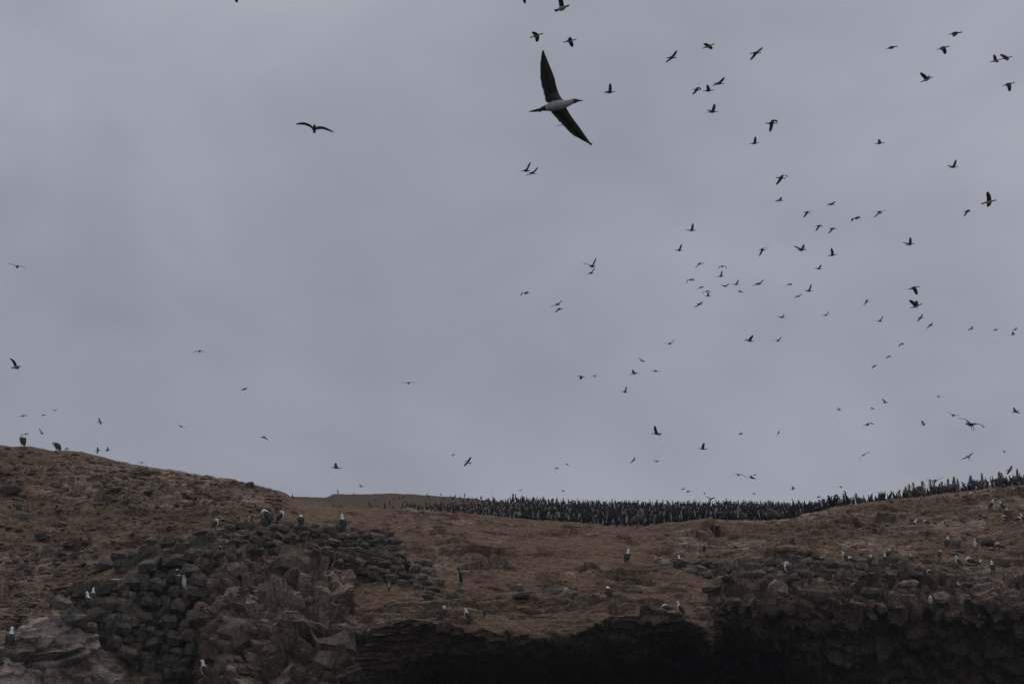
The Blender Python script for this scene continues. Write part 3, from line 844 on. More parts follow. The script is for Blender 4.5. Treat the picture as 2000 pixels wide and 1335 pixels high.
# ring angle 0 = +y side; loft side=(0,1,0); up = t x s
def booby_split(neck):
    def f(i, k):
        if i >= neck: return 1
        # front of the bird: angles on the side away from the back
        return 2 if FRONT(k) else 0
    return f
def FRONT(k): return k in (6, 7, 8)
BM = (M_BROWN, M_WHITE, M_WHITE, M_BROWN, M_BILL)
CM = (M_BLACK, M_BLACK, M_BREAST, M_BLACK, M_DBILL)
PROTO = {}
body_up = [(-.22, .07), (-.16, .12), (-.10, .20), (-.03, .30), (.03, .39)]
rad_up = [.012, .045, .098, .130, .112]
def both(fr, extra=()):
    return fr
PROTO['booby_up'] = standing_bird('booby', body_up + [(.06, .46), (.07, .53), (.075, .585), (.105, .615), (.145, .61), (.155, .605)],
    rad_up + [.064, .048, .048, .045, .026, .01], booby_split(4), ((.03, .44), (-.22, .07), .22, .118, .024), ((.14, .608, 0)[0:1] + (0, .608), (.25, 0, .595), .022, .004), (.0, .05, .2), BM)
PROTO['booby_preen'] = standing_bird('booby', body_up + [(.07, .46), (.08, .52), (.04, .555), (-.02, .54), (-.05, .49), (-.055, .48)],
    rad_up + [.066, .056, .056, .052, .036, .012], booby_split(4), ((.03, .44), (-.22, .07), .22, .118, .024), ((-.05, .02, .49), (-.09, .045, .40), .02, .005), (.0, .05, .2), BM)
PROTO['booby_bow'] = standing_bird('booby', body_up + [(.085, .45), (.135, .485), (.175, .47), (.19, .42), (.18, .38), (.178, .37)],
    rad_up + [.07, .058, .055, .052, .036, .012], booby_split(4), ((.03, .44), (-.22, .07), .22, .118, .024), ((.18, 0, .385), (.12, 0, .30), .02, .005), (.0, .05, .2), BM)
PROTO['booby_sit'] = standing_bird('booby', [(-.34, .09), (-.24, .10), (-.12, .12), (.0, .14), (.09, .17), (.15, .23), (.17, .30), (.19, .35), (.22, .37), (.26, .365), (.27, .36)],
    [.012, .05, .105, .128, .112, .072, .048, .048, .044, .026, .01], booby_split(5), ((.09, .20), (-.34, .11), .19, .118, .026), ((.255, 0, .363), (.36, 0, .345), .022, .004), (.03, .05, .08), BM)
PROTO['booby_rest'] = standing_bird('booby', [(-.34, .09), (-.24, .10), (-.12, .12), (.0, .14), (.09, .17), (.14, .22), (.13, .265), (.08, .285), (.02, .27), (-.02, .24), (-.03, .235)],
    [.012, .05, .105, .128, .112, .074, .055, .054, .05, .034, .01], booby_split(5), ((.09, .20), (-.34, .11), .19, .118, .026), ((-.02, .02, .24), (-.10, .04, .20), .02, .005), (.03, .05, .08), BM)
def corm_split(i, k):
    return 2 if (k in (6, 7, 8) and i in (2, 3, 4, 5)) else 0
cs = [(-.12, .05), (-.08, .13), (-.045, .23), (-.01, .34), (.015, .43), (.025, .50), (.025, .57), (.03, .63), (.055, .665), (.09, .67), (.10, .668)]
cr = [.01, .03, .066, .082, .07, .045, .030, .029, .031, .018, .008]
PROTO['corm_up'] = standing_bird('cormorant', cs, cr, corm_split, ((.005, .45), (-.12, .08), .14, .076, .02), ((.09, 0, .669), (.17, 0, .675), .012, .004), (-.01, .045, .18), CM)
cs2 = cs[:6] + [(.04, .57), (.07, .61), (.105, .62), (.135, .60), (.142, .595)]
PROTO['corm_low'] = standing_bird('cormorant', cs2, cr, corm_split, ((.005, .45), (-.12, .08), .14, .076, .02), ((.13, 0, .602), (.205, 0, .57), .012, .004), (-.01, .045, .18), CM)
cs3 = cs[:6] + [(.01, .56), (-.03, .585), (-.07, .57), (-.095, .53), (-.10, .52)]
PROTO['corm_back'] = standing_bird('cormorant', cs3, cr, corm_split, ((.005, .45), (-.12, .08), .14, .076, .02), ((-.095, .01, .53), (-.11, .02, .46), .012, .004), (-.01, .045, .18), CM)
cs4 = [(-.26, .06), (-.18, .08), (-.09, .11), (.0, .14), (.07, .18), (.105, .24), (.11, .30), (.115, .345), (.14, .37), (.175, .372), (.185, .37)]
PROTO['corm_sit'] = standing_bird('cormorant', cs4, [.01, .035, .075, .09, .078, .050, .032, .030, .031, .018, .008], lambda i, k: 0, ((.06, .20), (-.26, .09), .15, .085, .022), ((.175, 0, .371), (.25, 0, .37), .012, .004), (.0, .045, .06), CM)
def pel_split(i, k):
    if i >= 7: return 1
    return 2 if (i in (4, 5, 6) and FRONT(k)) else 0
PM = (M_GREYP, M_YELL, M_BUFF, M_GREYP, M_PBILL)
PROTO['pel_up'] = standing_bird('pelican', [(-.36, .22), (-.26, .26), (-.12, .34), (.05, .44), (.15, .56), (.155, .68), (.13, .80), (.125, .92), (.155, 1.0), (.20, 1.01), (.22, 1.0)],
    [.02, .08, .15, .17, .115, .07, .055, .052, .056, .045, .02], pel_split, ((.10, .56), (-.36, .2), .3, .15, .03), ((.20, 0, .985), (.33, 0, .56), .036, .010), (.0, .08, .3), PM, tail_w=1.6)
PROTO['pel_low'] = standing_bird('pelican', [(-.36, .22), (-.26, .26), (-.12, .34), (.05, .44), (.16, .53), (.21, .62), (.20, .72), (.17, .80), (.20, .87), (.25, .875), (.27, .865)],
    [.02, .08, .15, .17, .125, .08, .06, .054, .056, .045, .02], pel_split, ((.10, .56), (-.36, .2), .3, .15, .03), ((.25, 0, .855), (.40, 0, .46), .036, .010), (.0, .08, .3), PM, tail_w=1.6)
PH = {'booby_up': .65, 'booby_preen': .60, 'booby_bow': .535, 'booby_sit': .41, 'booby_rest': .335, 'corm_up': .70, 'corm_low': .65, 'corm_back': .62, 'corm_sit': .40, 'pel_up': 1.06, 'pel_low': .925}
USED = set()
def place_bird(kind, p, scale, yaw, label, cat, group, lean=0.0):
    root = PROTO[kind]
    o = root if kind not in USED else copy_thing(root)
    USED.add(kind)
    o.location = p; o.scale = (scale,) * 3
    o.rotation_euler = (0, lean, R(yaw))
    tag(o, label, cat, group)
    return o

# yaw: 0 right, 180 left, 90 away, -90 towards the camera
GB = 'boobies resting on the slopes and walls'
GC = 'dark cormorants apart from the colony'
STANDING = [
    (44, 874, 30, 'booby_up', 120, GB, 'upright booby on the skyline at the far left, head turned left'),
    (110, 884, 22, 'booby_bow', 170, GB, 'booby bending its white head to its breast on the left skyline'),
    (421, 1035, 23, 'booby_preen', 25, GB, 'grey-backed booby curled up on the left end of the long wall'),
    (520, 1024, 31, 'booby_bow', 155, GB, 'leftmost of three booby preening together on top of the long wall'),
    (549, 1020, 25, 'booby_preen', 20, GB, 'middle of three booby preening together on top of the long wall, tail to the left'),
    (588, 1030, 26, 'booby_bow', 100, GB, 'booby with its head hidden, right of two others on the long wall'),
    (669, 1035, 33, 'booby_up', 120, GB, 'upright white-necked booby seen from behind, alone on the long wall'),
    (868, 1204, 24, 'booby_preen', 60, GB, 'brown booby with bowed round white head near the cliff edge'),
    (912, 1217, 30, 'booby_up', 165, GB, 'white-breasted booby leaning left beside the bowed one near the cliff edge'),
    (172, 1192, 37, 'booby_up', 150, GB, 'front booby of the pair on the tall left wall'),
    (180, 1176, 31, 'booby_up', 85, GB, 'rear booby of the pair on the tall left wall'),
    (349, 1154, 43, 'booby_up', 140, GB, 'left one of two long-necked boobies side by side below the pale stick'),
    (361, 1158, 41, 'booby_up', -140, GB, 'white-breasted right one of two long-necked boobies side by side'),
    (20, 1266, 42, 'booby_up', 80, GB, 'big greyish booby on the cliff at the lower left edge'),
    (402, 1328, 40, 'booby_up', 170, GB, 'booby cut by the bottom edge, at the foot of the tall wall'),
    (1226, 1101, 30, 'booby_up', 70, GB, 'upright booby alone on the open brown slope'),
    (1189, 1171, 27, 'booby_bow', 110, GB, 'booby preening on the lower brown slope beside a small pale stone'),
    (1328, 1107, 25, 'booby_up', 120, GB, 'booby seen from behind just right of the round white boulder'),
    (1301, 1193, 15, 'booby_rest', 170, GB, 'booby lying flat on the tip of the brown overhang'),
    (1328, 1201, 28, 'booby_up', 165, GB, 'booby standing beside the lying one on the brown overhang'),
    (1538, 1126, 29, 'booby_preen', 170, GB, 'large white-headed booby resting in front of the right-hand wall'),
    (1649, 1099, 23, 'booby_up', 175, GB, 'booby stretching its neck beside a tucked one on the right-hand wall'),
    (1663, 1101, 15, 'booby_rest', 200, GB, 'tucked booby right of the one stretching its neck'),
    (1618, 1178, 26, 'booby_up', 175, GB, 'thin-necked booby at the edge of the right-hand overhang'),
    (1890, 973, 13, 'booby_sit', 20, GB, 'small greyish booby just below the dark birds on the right ridge'),
    (1978, 961, 9, 'booby_rest', 0, GB, 'booby with only its white head showing, right under the ridge birds'),
    (1936, 993, 21, 'booby_up', 10, GB, 'booby facing right, uppermost on the far right slope'),
    (1956, 994, 18, 'booby_up', 150, GB, 'booby with a curved white neck right of the uppermost one'),
    (1966, 1006, 16, 'booby_preen', 30, GB, 'preening booby below the one with a curved neck at far right'),
    (1964, 1014, 10, 'booby_rest', 170, GB, 'booby lying down below the preening one at far right'),
    (1988, 1019, 10, 'booby_rest', 0, GB, 'booby lying by the right edge, left of the last one'),
    (1998, 1021, 19, 'booby_up', 170, GB, 'booby cut by the right edge of the picture'),
    (1781, 1031, 18, 'booby_sit', 15, GB, 'dark-bodied booby sitting upslope, looking right'),
    (1809, 1024, 9, 'booby_rest', 180, GB, 'booby hunched behind a stone right of the dark-bodied one'),
    (1851, 1071, 23, 'booby_preen', 60, GB, 'booby standing just left of the upright pale pink stone'),
    (1904, 1075, 23, 'booby_up', -110, GB, 'booby showing its all white front beside the pinkish boulder'),
    (1951, 1073, 14, 'booby_rest', 120, GB, 'booby resting right of the pinkish boulder'),
    (1837, 1090, 17, 'booby_preen', 20, GB, 'preening dark-backed booby below the upright pale pink stone'),
    (1872, 1107, 23, 'booby_up', 165, GB, 'booby bending forward, left of a sitting pair on the right slope'),
    (1896, 1103, 16, 'booby_rest', 175, GB, 'white-necked one of a sitting pair on the right slope'),
    (1910, 1104, 13, 'booby_sit', 20, GB, 'darker one of a sitting pair on the right slope'),
    (1938, 1119, 25, 'booby_up', 100, GB, 'booby with a tall white neck seen from behind, lower right slope'),
    (1736, 1088, 18, 'booby_preen', 30, GB, 'rear booby of two at the right end of the right-hand wall'),
    (1729, 1100, 20, 'booby_up', 100, GB, 'front booby of two at the right end of the right-hand wall'),
    (1778, 1096, 15, 'booby_up', 90, GB, 'booby showing a white neck just beyond the wall end'),
    (1700, 1101, 21, 'booby_preen', 40, GB, 'booby on the flat slab of the right-hand wall'),
    (1817, 1122, 10, 'booby_rest', 170, GB, 'booby asleep low on the slope right of the wall end'),
    (1877, 1150, 13, 'booby_sit', 175, GB, 'booby sitting just above the right-hand overhang'),
    (1817, 1184, 20, 'booby_bow', -100, GB, 'booby standing alone in the dark hollow at right'),
    (1605, 1096, 9, 'booby_rest', 180, GB, 'small booby lying on the middle of the right-hand wall'),
    (570, 980, 17, 'corm_low', 90, GC, 'small dark bird where the left hill meets the far ridge'),
    (760, 1153, 19, 'corm_low', -100, GC, 'white-fronted dark bird sitting under the long wall'),
    (793, 1121, 34, 'corm_up', 130, GC, 'dark bird with a pale breast line on the lower end of the long wall'),
    (897, 1141, 33, 'corm_up', -150, GC, 'black-headed white-breasted cormorant on the brown slope'),
    (946, 1205, 14, 'corm_back', 90, GC, 'hunched black bird right of the two boobies near the cliff edge'),
    (312, 1118, 30, 'corm_up', 60, GC, 'dark bird half hidden in the nook above the large dark block'),
    (1376, 1079, 15, 'corm_back', 90, GC, 'small slate-dark bird upslope of the right-hand wall'),
    (1620, 1066, 9, 'corm_back', 10, GC, 'dark speck of a bird on the smooth slope above the right-hand wall'),
    (660, 963, 9, 'corm_low', 150, GC, 'dark bird landing on the bare far ridge'),
    (733, 977, 9, 'corm_up', -80, GC, 'pale-fronted bird alone on the bare far ridge'),
    (720, 986, 9, 'corm_up', 90, GC, 'dark bird left of the pale-fronted one on the far ridge'),
    (761, 986, 10, 'corm_up', 60, GC, 'dark bird right of the pale-fronted one on the far ridge'),
]
allP = (U1, V1)
fu, fv, fP = U1[T0 <= 5.2], V1[T0 <= 5.2], P1[T0 <= 5.2]
for (u, v, h, kind, yaw, grp, lab) in STANDING:
    p, nn = ground(u, v - 0.5)
    if 'far ridge' in lab:
        m = np.argmin((fu - u) ** 2 + (fv - v) ** 2); p = Vector(fP[m])
    if any(w in lab for w in ('wall', 'stick', 'side by side', 'nook')):
        p = p + (CAM - p).normalized() * 0.32        # on the stones, which stand proud of the bank
    k = p.y / (FPX * cP)
    s = h * k / PH[kind]
    place_bird(kind, p + Vector((0, -0.03, -0.015 * s)), s, yaw + random.uniform(-8, 8), lab, 'seabird', grp)

# ------------------------------------------------------------------ the colony on the plateau
rows_c = (T0 > 1.02) & (T0 < 4.6)
cu, cv, cP_, ct = U1[rows_c], V1[rows_c], P1[rows_c], T0[rows_c]
cell = np.argsort(rng.random(len(cu)))
spots = []
taken = {}
def density(u, t, D):
    if u < 690 or u > 2240: return 0
    if u < 1010:
        v = VNOW[0]
        a = (u - 780) / 230.0
        if u < 780: return 0.003
        lo = 993 - 16 * max(0, (u - 860) / 150) ** 1.5
        if lo < v < 1004: return min(1, 0.25 + 0.9 * a) if v < 998 or u > 960 else 0.2 + .5 * a
        return 0.006 + 0.10 * a ** 2 if v < lo else 0.1
    if u < 1690: return min(1.0, max(0.12, 0.75 + 1.1 * RAG[0]))
    return (0.35 if u < 1765 else 1.0) if t > 3.0 else 0.1
VNOW = [0]; RAG = [0]
ragn = fbm(cP_, 2.6, 3, 71)
for j in cell:
    u, v, t = cu[j], cv[j], ct[j]
    if not (690 < u < 2245): continue
    D = cP_[j][1]
    if u > 1655 and t < 3.25: continue
    VNOW[0] = v; RAG[0] = ragn[j] + (0.35 if t < 2.6 else -0.1)
    if rng.random() > density(u, t, D): continue
    x, y = cP_[j][0], cP_[j][1]
    sp = 0.33 if u < 1655 else 0.36
    key = (int(x // sp), int(y // (sp * 1.5)))
    if any((key[0] + a, key[1] + bq) in taken and (x - taken[(key[0] + a, key[1] + bq)][0]) ** 2 + ((y - taken[(key[0] + a, key[1] + bq)][1]) / 1.5) ** 2 < sp * sp for a in (-1, 0, 1) for bq in (-1, 0, 1)):
        continue
    taken[key] = (x, y)
    spots.append((x, y, cP_[j][2], u, v, t))
# nearest first: they show largest
spots.sort(key=lambda s: s[1] - (12 if s[3] > 1655 else 0) + (4 if s[3] < 1000 else 0))
ridge_heads = [(1682, 962), (1776, 948), (1784, 944), (1792, 941), (1798, 938), (1809, 946), (1825, 935), (1832, 936), (1849, 939), (1859, 933), (1864, 928), (1873, 932),
               (1905, 926), (1921, 921), (1950, 920), (1955, 922), (1963, 923), (1988, 913), (1992, 927)]
ord_words = ['first', 'second', 'third', 'fourth', 'fifth', 'sixth', 'seventh', 'eighth', 'ninth', 'tenth', 'eleventh', 'twelfth', 'thirteenth',
             'fourteenth', 'fifteenth', 'sixteenth', 'seventeenth', 'eighteenth', 'nineteenth']
GCOL = 'cormorants packed together in the ridge colony'
kinds_c = ['corm_up', 'corm_up', 'corm_low', 'corm_back', 'corm_sit', 'corm_sit']
n_ind = 0
rest = []
for s in spots:
    x, y, z, u, v, t = s
    if n_ind < 292 and u < 2012:
        yaw = random.uniform(200, 340) if random.random() < .11 else random.choice([random.uniform(-25, 205), random.gauss(90, 50)])
        front = (math.sin(R(yaw)) < -0.35)
        if u > 1655:
            i = min(range(len(ridge_heads)), key=lambda q: abs(ridge_heads[q][0] - u))
            where = 'on the right-hand ridge, nearest the %s pelican from the left' % ord_words[i]
        elif u < 1000:
            where = 'in the thin left end of the plateau colony'
        elif u < 1225:
            where = 'in the front rows left of the big bill-tucking pelican'
        elif u < 1500:
            where = 'in the front rows between the two big front pelicans'
        else:
            where = 'in the front rows right of the tall grey pelican'
        lab = ('white-bellied cormorant ' if front else 'dark cormorant turned away ') + where
        place_bird(random.choice(kinds_c), Vector((x, y, z - 0.02)), random.uniform(.72, 1.05) * (.72 if u > 1655 else .64 if u < 1000 else 1), yaw, lab, 'seabird', GCOL)
        n_ind += 1
    else:
        rest.append(s)
# the rest of the crowd as one mass: low bodies of the same build
def crowd_proto(back):
    sit = back == 2
    vs, fs, tg = loft([(x, 0, z) for x, z in (cs4 if sit else cs3 if back else cs)], cr, 6)
    fm = [1 if (i in (2, 3, 4) and k in (3, 4, 5) and not sit) else 0 for i, k in tg]
    v2, f2 = spike((.09, 0, .669), (.17, 0, .675), .012, .004, 3) if not back else spike((-.085, .01, .53), (-.11, .02, .46), .012, .004, 3)
    n = len(vs)
    return np.array([tuple(v) for v in vs] + [tuple(v) for v in v2]), fs + [tuple(x + n for x in f) for f in f2], fm + [0] * len(f2)
cps = [crowd_proto(0), crowd_proto(1), crowd_proto(2), crowd_proto(0), crowd_proto(2)]
V_, F_, M_, off = [], [], [], 0
for (x, y, z, u, v, t) in rest:
    vv, ff, fm = cps[random.randrange(5)]
    a = R(random.uniform(200, 340)) if random.random() < .08 else R(random.uniform(-30, 210)); s = random.uniform(.66, 1.02) * (.64 if u < 1000 else .72 if u > 1655 else 1); c, si = math.cos(a), math.sin(a)
    q = np.stack([(vv[:, 0] * c - vv[:, 1] * si) * s + x, (vv[:, 0] * si + vv[:, 1] * c) * s + y, vv[:, 2] * s + z - .02], -1)
    V_.append(q); F_ += [tuple(k + off for k in f) for f in ff]; M_ += fm; off += len(q)
if V_:
    crowd = link('cormorant_crowd', mesh_from('cormorant_crowd', np.concatenate(V_), F_, [M_BLACK, M_BUFF], M_))
    tag(crowd, 'dense crowd of dark cormorants covering the plateau behind the front rows', 'seabirds', kind='stuff')
print('colony spots', len(spots), 'individual', n_ind, 'rest', len(rest), 'stones', nA, nB, nC)

# pelicans: (head top u, v, kind, yaw, label)
GP = 'pelicans standing among the cormorants'
for i, (u, v) in enumerate(ridge_heads):
    gv = np.interp(u, [p[0] for p in RIM_V], [p[1] for p in RIM_V])
    gd = np.interp(u, [p[0] for p in RIM_D], [p[1] for p in RIM_D]) + 1.0 + 2.2 * random.random()
    top = at(u, v, gd)
    m = np.argmin((fP[:, 0] - top.x) ** 2 + (fP[:, 1] - top.y) ** 2)
    gz = fP[m][2]
    kind = 'pel_up' if i % 4 else 'pel_low'
    s = min(1.12, max(0.72, (top.z - gz) / PH[kind]))
    place_bird(kind, Vector((top.x - .1, top.y, top.z - s * PH[kind])) if abs(top.z - gz) < 1.4 else Vector((top.x, top.y, gz)), s,
               random.choice([20, -20, 160, 200, 60, 120]) + random.uniform(-15, 15),
               'pelican with a long yellowish neck, %s from the left on the right-hand ridge' % ord_words[i], 'pelican', GP)
for (u, v, h, kind, yaw, lab) in [(1244, 1030, 38, 'pel_low', 10, 'big pelican with its bill tucked down, standing at the front edge of the plateau colony'),
                                  (1508, 1019, 44, 'pel_up', 150, 'tall grey pelican at the front right of the plateau colony'),
                                  (1448, 1006, 24, 'pel_low', 200, 'preening pelican half hidden inside the plateau colony')]:
    p, nn = ground(u, v)
    k = p.y / (FPX * cP)
    place_bird(kind, p, h * k / PH[kind], yaw, lab, 'pelican', GP)

# ------------------------------------------------------------------ flying birds
UPc = Vector((0, -sP, cP)); FWc = Vector((0, cP, sP)); RTc = Vector((1, 0, 0))
KIND = {'c': dict(L=.76, W=.54, chord=.215, mats=(M_BLACK, M_BUFF, M_BLACK, M_DBILL), neck=1.0, name='flying_cormorant', word='cormorant'),
        'b': dict(L=.78, W=.74, chord=.20, mats=(M_BROWN, M_WHITE, M_BROWN, M_BILL), neck=1.9, name='flying_booby', word='booby'),
        'g': dict(L=.78, W=.74, chord=.24, mats=(M_BROWN, M_GREYP, M_BROWN, M_BILL), neck=1.9, name='flying_booby', word='booby'),
        'p': dict(L=1.1, W=1.05, chord=.30, mats=(M_GREYP, M_BUFF, M_GREYP, M_PBILL), neck=1.5, name='flying_pelican', word='pelican')}

def wing_mesh(S, Wr, T, back, chord, mat, notch=True):
    """closed thin wing from shoulder over the wrist to the tip; back = towards the tail"""
    prof = [(0, 1.0), (.25, 1.0), (.5, .95), (.65, .90), (.8, .76), (.92, .55), (.98, .34), (1, .16)]
    vs, fs = [], []
    for f, c in prof:
        # quadratic bend through the wrist
        p = S * ((1 - f) ** 2) + (Wr * 2 - (S + T) * .5) * (2 * f * (1 - f)) + T * f * f
        t = (S * (-2 * (1 - f)) + (Wr * 2 - (S + T) * .5) * (2 - 4 * f) + T * (2 * f)).normalized()
        bk = back - t * back.dot(t)
        if bk.length < .15: bk = bk + t.cross(Vector((.3, .5, .8))) * .2
        bk.normalize()
        nn = t.cross(bk).normalized()
        ch = chord * c
        th = .020 * (1 - .6 * f)
        le = p - bk * ch * .32; te = p + bk * ch * .68
        vs += [le, p + nn * th * 1.2 + bk * ch * .1, te, p - nn * th * .6 + bk * ch * .1]
    for i in range(len(prof) - 1):
        for k in range(4):
            q = i * 4
            fs.append((q + k, q + (k + 1) % 4, q + 4 + (k + 1) % 4, q + 4 + k))
    fs.append((0, 1, 2, 3)[::-1]); q = (len(prof) - 1) * 4; fs.append((q, q + 1, q + 2, q + 3))
    return mesh_from('wing', vs, fs, [mat])

def flier(kind, H, T, W1, W2, K1=None, K2=None, legs=False):
    K = KIND[kind]
    H, T, W1, W2 = [Vector(q) for q in (H, T, W1, W2)]
    S = H.lerp(T, .46)
    def plen(W, Kn):
        return (W - S).length if Kn is None else (Kn - S).length + (W - Kn).length
    K1 = Vector(K1) if K1 else None; K2 = Vector(K2) if K2 else None
    s = max((H - T).length / K['L'], plen(W1, K1) / K['W'], plen(W2, K2) / K['W']) * 1.03
    D = FPX / s                                   # distance along the view axis
    ctr2 = S
    d = ray(S.x, S.y)
    centre = CAM + d * D
    def lift(vec2, length, sg):
        a = Vector((vec2.x / s, -vec2.y / s))
        z = math.sqrt(max(0.0, length ** 2 - a.length_squared))
        return RTc * a.x + UPc * a.y + FWc * (z * sg)
    best = None
    for sb in (1, -1):
        bd = lift(H - T, K['L'], -sb)
        bn = bd.normalized()
        for s1 in (1, -1):
            for s2 in (1, -1):
                def wg(W, Kn, sg):
                    if Kn is None:
                        full = lift(W - S, K['W'], sg)
                        return full * .5, full
                    a = lift(Kn - S, K['W'] * .48, sg); c = lift(W - Kn, K['W'] * .52, sg * .5)
                    return a, a + c
                a1, t1 = wg(W1, K1, s1); a2, t2 = wg(W2, K2, s2)
                cost = abs(bn.dot(t1.normalized())) + abs(bn.dot(t2.normalized()))
                l1 = t1 - bn * bn.dot(t1); l2 = t2 - bn * bn.dot(t2)
                cost += .6 * (1 + l1.normalized().dot(l2.normalized())) + (.05 if sb < 0 else 0)
                if best is None or cost < best[0]:
                    best = (cost, bd, a1, t1, a2, t2, s1, s2, K1 is None, K2 is None)
    _, bd, a1, t1, a2, t2, s1, s2, n1, n2 = best
    bn = bd.normalized()
    # a natural forward wrist when none was marked
    if n1: a1 = a1 + bn * .035 * K['W'] / .54
    if n2: a2 = a2 + bn * .035 * K['W'] / .54
    root = link(K['name'], None, loc=centre)
    L_ = K['L']
    up = UPc - bn * UPc.dot(bn)
    if up.length < .2: up = FWc * -1 - bn * (FWc * -1).dot(bn)
    wl = (t1 - t2); wl = wl - bn * wl.dot(bn)
    sd = up.cross(bn).normalized()
    if wl.length > .2:
        wl.normalize()
        up2 = bn.cross(wl)
        if up2.dot(up) < 0: up2 = -up2
        if up2.dot(UPc) > -.3: up = up2
        sd = up.cross(bn).normalized()
    up.normalize()
    nk = K['neck']
    prof = [(.075, 0), (.085, .014), (.11, .031), (.145, .032 * (1 + .2 * (nk - 1))), (.19, .025 * nk), (.30, .026 * nk), (.38, .058), (.48, .082), (.58, .080), (.68, .058), (.76, (.040, .026)), (.86, (.042, .013)), (.96, (.055, .008)), (1.0, 0)]
    kx = L_ / .76
    pts = [bn * (L_ * (.46 - f)) + up * (-.012 * math.sin(f * 9) * 0) for f, r in prof]
    rad = [((r[0] * kx, r[1] * kx) if isinstance(r, tuple) else r * kx) for f, r in prof]
    # light belly: faces whose angle lies below
    vs, fs, tg = loft(pts, rad, 8, side=sd)
    fm = []
    for (i, k), f in zip(tg, fs):
        c = sum((Vector(vs[q]) for q in f), Vector()) / len(f)
        axis = bn * bn.dot(c)
        low = (c - axis).dot(up) < -.004
        fm.append(1 if (low and 5 <= i <= 9) or (kind == 'b' and i <= 6) else 0)
    link('body', mesh_from('body', vs, fs, [K['mats'][0], K['mats'][1]], fm), root)
    v2, f2 = spike(bn * (L_ * (.46 - .09)), bn * (L_ * .46), .011 * kx, .003, 5)
    link('beak', mesh_from('beak', v2, f2, [K['mats'][3]]), root)
    for (a, t) in ((a1, t1), (a2, t2)):
        lat = t - bn * bn.dot(t)
        lat = lat.normalized() * .03 if lat.length > 1e-3 else Vector()
        link('wing', wing_mesh(lat, a, t, -bn, K['chord'], K['mats'][2]), root)
    if legs:
        for sg in (-1, 1):
            p0 = bn * (-.16 * kx) + sd * (.03 * sg)
            p1 = p0 - UPc * .16 * kx - bn * .06 + sd * (.05 * sg)
            v3, f3 = spike(p0, p1, .010, .016, 5)
            n0 = len(v3)
            v3 += [p1, p1 + bn * .02 - UPc * .07 + sd * .03, p1 - bn * .02 - UPc * .08, p1 + bn * .02 - UPc * .07 - sd * .03, p1 - bn * .012 - UPc * .03]
            f3 += [(n0, n0 + 1, n0 + 2), (n0, n0 + 2, n0 + 3), (n0 + 4, n0 + 2, n0 + 1), (n0 + 4, n0 + 3, n0 + 2), (n0, n0 + 4, n0 + 1), (n0, n0 + 3, n0 + 4)]
            link('leg', mesh_from('leg', v3, f3, [M_FOOT]), root)
    return root

